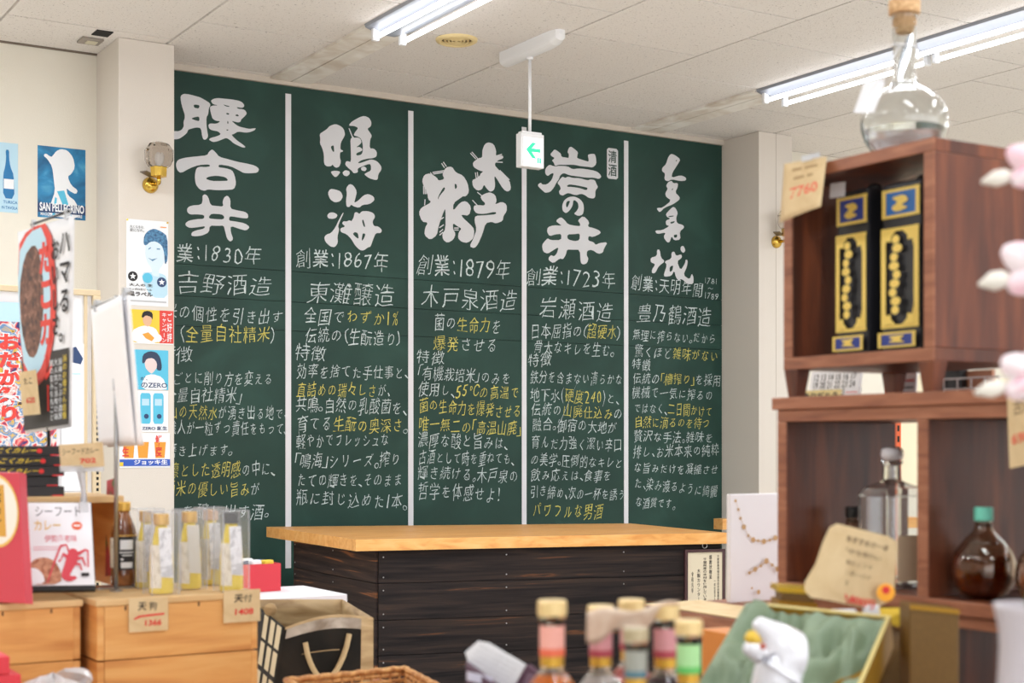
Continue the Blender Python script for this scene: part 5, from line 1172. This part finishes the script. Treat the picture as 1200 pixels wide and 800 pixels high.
# ---- satin-lined gold box with the ceramic figurine
def on(px, py, Z): return W(px, py, Z)
M_sat = mat('green_satin', (140, 157, 131), .5); M_gbox = mat('gold_card', (176, 132, 44), .35, metal=.45); M_gcard = mat('gold_card_pale', (226, 208, 140), .4, metal=.2); M_bron = mat('bronze_lining', (134, 96, 36), .5, scale=700, ramp=[(.4, (100, 72, 30)), (.6, (122, 90, 42))])
gb = thing('satin_gift_box', W(920, 790, 1.85), 'open gold gift box lined with pale green satin, tilted towards the camera', 'box')
TL = W(884, 706, 2.02); TR = W(1044, 722, 1.93); BRr = W(985, 860, 1.72); BLl = W(800, 850, 1.80)
nrm = (BLl-TL).cross(TR-TL).normalized()
if nrm.dot(FW) > 0: nrm = -nrm
def wallq(name, a, b, m, depth=.045, th=.004):
    inw = ((TL+TR+BRr+BLl)/4-(a+b)/2).normalized()*th
    ob(name, MB().hexa([a, b, b+inw, a+inw], [a-nrm*depth, b-nrm*depth, b+inw-nrm*depth, a+inw-nrm*depth]), m, gb)
    ob('rim_edge', MB().hexa([a+nrm*.001, b+nrm*.001, b+inw*1.3+nrm*.001, a+inw*1.3+nrm*.001], [a, b, b+inw*1.3, a+inw*1.3]), M_gcard, gb)
wallq('box_wall', TL, TR, M_gbox); wallq('box_wall', TR, BRr, M_gbox); wallq('box_wall', BRr, BLl, M_gbox); 0 and wallq('box_wall', BLl, TL, M_gbox)
ob('box_floor', MB().hexa([q-nrm*.045 for q in (TL, TR, BRr, BLl)], [q-nrm*.048 for q in (TL, TR, BRr, BLl)]), M_gbox, gb)
def satin(u, v):
    p = (TL*(1-u)+TR*u)*(1-v)+(BLl*(1-u)+BRr*u)*v
    e = max(0, min(u+.05, 1-u, v, 1-v)*2)
    h = (-.020*min(1, e*3) if u > .12 else .004)+.075*mnoise.noise(V((u*4.2+v*2.6, v*2.2-u*1.6, 3.1)))*min(1, e*5)-.050*abs(mnoise.noise(V((u*8+v*5, v*4-u*2, 9))))*min(1, e*6)
    return p+nrm*(h-.001)
inset = lambda u, v: satin(-.05+1.03*u, .02+.96*v)
ob('satin_lining', MB().grid(inset, 60, 50), M_sat, gb, smooth=True)
def sk(name, nodes, edges, m, parent, sub=2, loc=None):
    me = bpy.data.meshes.new(name); org = V(parent['_o']) if parent else V(loc)
    me.from_pydata([V(n[0])-org for n in nodes], edges, []); me.materials.append(m)
    o = bpy.data.objects.new(name, me); scn.collection.objects.link(o); o['_o'] = tuple(org)
    if parent: o.parent = parent
    else: o.location = org
    md = o.modifiers.new('skin', 'SKIN'); md.use_smooth_shade = True
    for i, n in enumerate(nodes):
        sv = me.skin_vertices[0].data[i]; sv.radius = n[1]; sv.use_root = (i == 0)
    sb = o.modifiers.new('sub', 'SUBSURF'); sb.levels = sb.render_levels = sub
    return o
zf = 1.80
fg = thing('ceramic_figurine', W(905, 815, zf), 'white glazed ceramic animal figurine with open mouth lying on the green satin', 'figurine')
def fn(px, py, r, dz=0): return (W(px, py, zf+dz), (r, r))
sk('body', [fn(905, 845, .034), fn(908, 815, .035), fn(914, 786, .035), fn(922, 764, .038), fn(914, 750, .030), fn(904, 742, .020, -.003), fn(893, 734, .0125, -.005), fn(884, 725, .0095, -.006), fn(898, 768, .024), fn(884, 761, .013, -.003), fn(870, 756, .0095, -.005), fn(934, 770, .030, .004)],
   [(0, 1), (1, 2), (2, 3), (3, 4), (4, 5), (5, 6), (6, 7), (2, 8), (8, 9), (9, 10), (3, 11)], mat('white_glaze', (236, 236, 242), .15, coat=.6), fg)
ob('yellow_tongue', MB().lathe([(.002, -.012), (.008, -.008), (.010, 0), (.008, .008), (.002, .012)], W(884, 747, zf-.004), 14, RT), mat('yellow_glaze', (236, 196, 72), .25), fg, smooth=True)
ob('red_collar_mark', MB().lathe([(.001, 0), (.004, .001), (.001, .002)], W(894, 757, zf-.024), 10, -FW), mat('rust_glaze', (190, 96, 80), .3), fg)
# gold boxes to the right
def slab(name, q, th, m, label, cat='box', parent=None):
    a, b, c, d = [W(*p) for p in q]; n = (b-a).cross(d-a).normalized()
    if n.dot(FW) < 0: n = -n
    o = ob(name, MB().hexa([a, b, c, d], [p+n*th for p in (a, b, c, d)]), m, parent, bev=.001 if not parent else 0, loc=None if parent else tuple(c))
    if label: props(o, label, cat)
    return o
lid = thing('gold_box_lid', W(1040, 800, 1.82), 'bronze-lined gold gift box lid standing right of the green satin', 'box')
slab('lid_panel', [(1038, 733, 2.0), (1064, 738, 1.98), (1062, 870, 1.975), (1000, 870, 1.975)], .004, M_bron, None, parent=lid)
0 and slab('lid_edge', [(1030, 722, 1.895), (1045, 725, 1.89), (996, 868, 1.73), (980, 866, 1.735)], .006, M_gbox, None, parent=lid)
slab('lid_top_edge', [(1030, 712, 1.99), (1066, 712, 1.98), (1066, 738, 1.975), (1034, 728, 1.98)], .005, mat('gold_bright', (222, 186, 62), .3, metal=.4), None, parent=lid)
gx = thing('gold_carton', W(1095, 800, 1.88), 'tall gold carton beside the bronze-lined lid, below the mint-capped bottle', 'carton')
a = W(1066, 708, 1.88); b = W(1124, 714, 1.86); dn = V((.0, 0, -(a.z-.981)))
ob('front_panel', MB().hexa([a+dn, b+dn, b+dn+FW*.05, a+dn+FW*.05], [a, b, b+FW*.05, a+FW*.05]), M_bron, gx, bev=.0015)
ob('flap_edge', MB().hexa([a-FW*.002+UP*-.006, b-FW*.002+UP*-.006, b-FW*.0005+UP*-.006, a-FW*.0005+UP*-.006], [a-FW*.002, b-FW*.002, b-FW*.0005, a-FW*.0005]), M_gbox, gx)
# small gold box on the left, between carton and card
a = W(912, 687, 2.1); b = W(958, 690, 2.08); dn = V((0, 0, -(a.z-.981)))
sg = thing('gold_tray_box', (a+b)/2+dn, 'small gold tray box behind the satin-lined box, below the left shelf cell', 'box')
ob('box_body', MB().hexa([a+dn, b+dn, b+dn+FW*.06, a+dn+FW*.06], [a+UP*-.02, b+UP*-.02, b+FW*.06+UP*-.02, a+FW*.06+UP*-.02]), M_gbox, sg)
ob('box_rim', MB().hexa([a+UP*-.008, b+UP*-.008, b+FW*.06+UP*-.008, a+FW*.06+UP*-.008], [a, b, b+FW*.06, a+FW*.06]), mat('gold_bright', (222, 186, 62), .3, metal=.4), sg)
ob('box_recess', MB().hexa([a+(b-a)*.08+UP*-.0195, b-(b-a)*.08+UP*-.0195, b-(b-a)*.08+FW*.05+UP*-.0195, a+(b-a)*.08+FW*.05+UP*-.0195], [a+(b-a)*.08+UP*-.0085, b-(b-a)*.08+UP*-.0085, b-(b-a)*.08+FW*.05+UP*-.0085, a+(b-a)*.08+FW*.05+UP*-.0085]), M_bron, sg)
# orange carton
a = W(822, 736, 2.36); b = W(885, 752, 2.22)
n = V((-(b-a).y, (b-a).x, 0)).normalized()
if n.dot(FW) < 0: n = -n
za = .981
props(ob('orange_carton', MB().hexa([V((a.x, a.y, za)), V((b.x, b.y, za)), V((b.x, b.y, za))+n*.05, V((a.x, a.y, za))+n*.05], [a, V((b.x, b.y, a.z)), V((b.x, b.y, a.z))+n*.05, a+n*.05]), mat('orange_card', (228, 142, 62), .55), None, bev=.002, loc=(a.x, a.y, za)), 'plain orange carton behind the green-banded bottle', 'carton')

# ---- foreground bottle necks
M_clr = mat('bottle_glass', (246, 240, 230), .03, trans=1, ior=1.45)
def bottle(px, ycap, Z, capr, wrap, liquid, label, neck=True, capm=None, ring=None, fill=.62):
    top = W(px, ycap, Z); x, y = top.x, top.y; zb = .981; H = top.z-zb
    t = thing('liqueur_bottle', (x, y, zb), label, 'bottle', 'liqueur bottles in the foreground')
    s = capr/.0155; hn = .068*s
    prf = smoothprof([(.030, 0), (.032, .005), (.0325, H-.125), (.031, H-.105), (.023, H-.086), (.0145, H-.074), (.0120*s, H-.066), (.0112*s, H-.020*s)])
    ob('glass_body', shell(prf, (x, y, zb), 28, .002), M_clr, t, smooth=True)
    inn = [(max(a-.0028, .001), h+.003) for a, h in prf if h < H-.079]
    ob('liqueur', MB().lathe([(.001, inn[0][1])]+inn+[(.001, inn[-1][1])], (x, y, zb), 24, cap=False), liquid, t, smooth=True)
    ob('neck_collar', MB().lathe([(.0125*s, H-.025*s), (.0142*s, H-.022*s), (.0142*s, H-.016*s)], (x, y, zb), 20), M_clr, t)
    ob('cap', MB().lathe([(capr*.97, H-.016*s), (capr, H-.0145*s), (capr, H-.002), (capr*.93, H)], (x, y, zb), 24), capm or mat('cap_cream_gold', (226, 196, 138), .35, metal=.25), t)
    ob('neck_wrap', MB().lathe([(.0132*s, H-.058*s), (.0132*s, H-.026*s)], (x, y, zb), 22, cap=False), wrap, t, smooth=True)
    ob('wrap_band', MB().lathe([(.0135*s, H-.058*s), (.0135*s, H-.050*s)], (x, y, zb), 22, cap=False), ring, t, smooth=True)
    ob('gold_ring', MB().lathe([(.0126*s, H-.069*s), (.0126*s, H-.0585*s)], (x, y, zb), 22, cap=False), M_gold, t, smooth=True)
M_wp = mat('wrap_pink', (232, 164, 150), .55); M_wr = mat('wrap_coral', (226, 104, 72), .5); M_wm = mat('wrap_mauve', (206, 142, 146), .55); M_wmr = mat('wrap_wine', (170, 62, 76), .5)
M_wg = mat('wrap_green', (166, 214, 150), .55); M_wgr = mat('wrap_leaf', (96, 186, 92), .5); M_wb = mat('wrap_slate', (150, 150, 140), .5); M_wbr = mat('wrap_teal', (70, 110, 124), .5)
def liq(n, c): return mat(n, c, .12, trans=.15, ior=1.33)
bottle(647, 703, 1.50, .0150, M_wp, liq('liq_orange', (236, 130, 50)), 'liqueur bottle with pink neck wrap and orange liquid, leftmost of the foreground bottles', ring=M_wr, fill=.60)
bottle(704, 709, 1.58, .0145, M_wm, liq('liq_clear', (214, 206, 208)), 'liqueur bottle with mauve neck wrap under the torn paper label', ring=M_wmr, fill=.5)
bottle(740, 702, 1.64, .0150, M_wm, liq('liq_pink', (214, 110, 110)), 'liqueur bottle with cream cap standing behind the others', ring=M_wmr)
bottle(745, 735, 1.36, .0122, M_wb, liq('liq_gold', (214, 160, 70)), 'shorter liqueur bottle with dull grey cap in the middle of the group', ring=M_wbr, capm=mat('cap_dull', (176, 160, 128), .4, metal=.3))
bottle(780, 708, 1.56, .0148, M_wm, liq('liq_dark', (70, 52, 60)), 'liqueur bottle with gold cap and dark liquid between paper label and green-banded bottle', ring=M_wmr)
bottle(807, 726, 1.44, .0138, M_wg, liq('liq_yellow', (226, 190, 110)), 'liqueur bottle with green-banded neck, rightmost of the foreground bottles', ring=M_wgr)
# torn paper label draped over the bottle caps
def drape(u, v):
    a = W(686, 714, 1.55); b = W(792, 703, 1.58)
    p = a*(1-u)+b*u
    return p+V((0, 0, .012*math.sin(u*9)*.3))-UP*(.034*v*(1.0-.45*u))-FW*(.03-.016*v)+UP*.006*math.sin(u*14+v*3)*v
props(ob('paper_label', MB().grid(drape, 24, 6), mat('label_beige', (232, 208, 186), .85, scale=30, ramp=[(.35, (218, 188, 164)), (.6, (238, 218, 198))]), None, smooth=True, solid=.0006, loc=W(740, 720, 1.5)), 'crinkled beige paper label draped across the foreground bottle caps', 'label')
# tilted white printed packet
a = W(560, 751, 1.95); b = W(617, 779, 1.90); c = W(597, 806, 1.86); d = W(546, 768, 1.91)
tp = thing('printed_packet', W(590, 800, 1.88), 'tilted white printed packet with purple edge left of the pink-wrapped bottle', 'packet')
face = [(560, 751), (572, 753), (616, 779), (598, 812), (590, 818), (549, 776), (545, 764)]
fp = [W(px, py, 1.95-(px-545)*.0008) for px, py in face]
nf = (fp[3]-fp[0]).cross(fp[2]-fp[0]).normalized()
if nf.dot(FW) < 0: nf = -nf
ob('white_face', MB().prism(fp, nf*.002), M_paper, tp)
ob('purple_side', MB().prism([W(617, 779, 1.893), W(634, 793, 1.90), W(640, 830, 1.88), W(598, 826, 1.86), W(598, 812, 1.89)], nf*.01), mat('packet_purple', (92, 62, 78), .5), tp)
s = Sheet(W(560, 752, 1.935)-FW*.002, W(615, 780, 1.89)-W(560, 752, 1.935), W(548, 768, 1.945)-W(560, 752, 1.935), tp, lift=.0006)
for i in range(6): s.text('packet_lettering', '原材料名 内容量 保存方法', .08, .1+i*.28, .92, .2+i*.28, mat('print_grey_ink', (150, 150, 156), .7))
s.text('packet_mark', '20', .55, 1.55, .80, 1.95, mat('soft_red', (226, 110, 84), .7), off=.02)
ob('tuck_flap', MB().obox(W(562, 795, 1.9), (.014, -.006, -.004), (0, .003, 0), (0, 0, .006)), mat('flap_lilac', (206, 204, 220), .5), tp)
ob('packet_body', MB().hexa([V((q.x, q.y, .981)) for q in (d, c, c+FW*.04, d+FW*.04)], [q-UP*.012+FW*.006 for q in (d, c, c+FW*.04, d+FW*.04)]), mat('packet_purple', (92, 62, 78), .5), tp)

# ---- artificial orchid in a white vase at the right edge
M_pet = mat('petal_pink', (238, 206, 214), .6, scale=40, ramp=[(.32, (238, 188, 202)), (.55, (240, 226, 230))])
vz = V(at(1204, 1.20, .981))
orc = thing('orchid', (vz.x, vz.y, .981), 'artificial pink and white orchid in a white vase at the right frame edge', 'flower')
ob('vase', shell(smoothprof([(.020, 0), (.028, .01), (.034, .09), (.028, .19), (.022, .275), (.027, .31)]), vz, 24), mat('vase_white', (190, 182, 188), .3), orc, smooth=True)
stem = [vz+UP*.29, W(1216, 600, 1.26), W(1222, 420, 1.34), W(1222, 300, 1.40), W(1214, 200, 1.42)]
ob('stem', MB().tube(stem, .003, 8), mat('stem_green', (120, 140, 96), .6), orc, smooth=True)
0 and ob('side_bud_column', MB().lathe(smoothprof([(.006, 0), (.016, .02), (.018, .05), (.010, .075), (.003, .085)]), W(1208, 690, 1.24), 16), M_pet, orc, smooth=True)
def petal(name, base, tip, wv, m=M_pet, cup=.010):
    base, tip, wv = V(base), V(tip), V(wv); L = tip-base; n = L.cross(wv).normalized()
    def f(u, v):
        wd = math.sin(math.pi*min(.06+.9*v, 1))**.7
        return base+L*v+wv*((u-.5)*2*wd)+n*(cup*math.sin(math.pi*u)*math.sin(math.pi*v))
    return ob(name, MB().grid(f, 8, 10), m, orc, smooth=True, solid=.0015)
for (cx, cy, Z, k) in ((1222, 196, 1.42, 1.0), (1226, 316, 1.40, 1.2), (1218, 442, 1.34, 1.0)):
    c = W(cx, cy, Z); 
    for ang, l, w_ in ((2.75, .040, .016), (3.6, .036, .015), (1.6, .034, .017), (4.6, .032, .014), (.4, .036, .016)):
        dv = RT*math.cos(ang)+UP*math.sin(ang); pv = -RT*math.sin(ang)+UP*math.cos(ang)
        petal('petal', c, c+dv*l*k-FW*.006, pv*w_*k*.85)
    ob('flower_lip', MB().lathe([(.002, 0), (.007*k, .006), (.005*k, .016), (.001, .022)], c+RT*-.008, 12, (RT*-.8-UP*.3-FW*.4)), mat('lip_pink', (230, 160, 184), .5), orc, smooth=True)
    ob('bud', MB().lathe([(.001, 0), (.007*k, .010), (.008*k, .020), (.002, .034)], c-RT*.026*k-UP*.006, 12, (-RT-UP*.25)), mat('petal_cream', (230, 224, 214), .6), orc, smooth=True)
fix_normals()
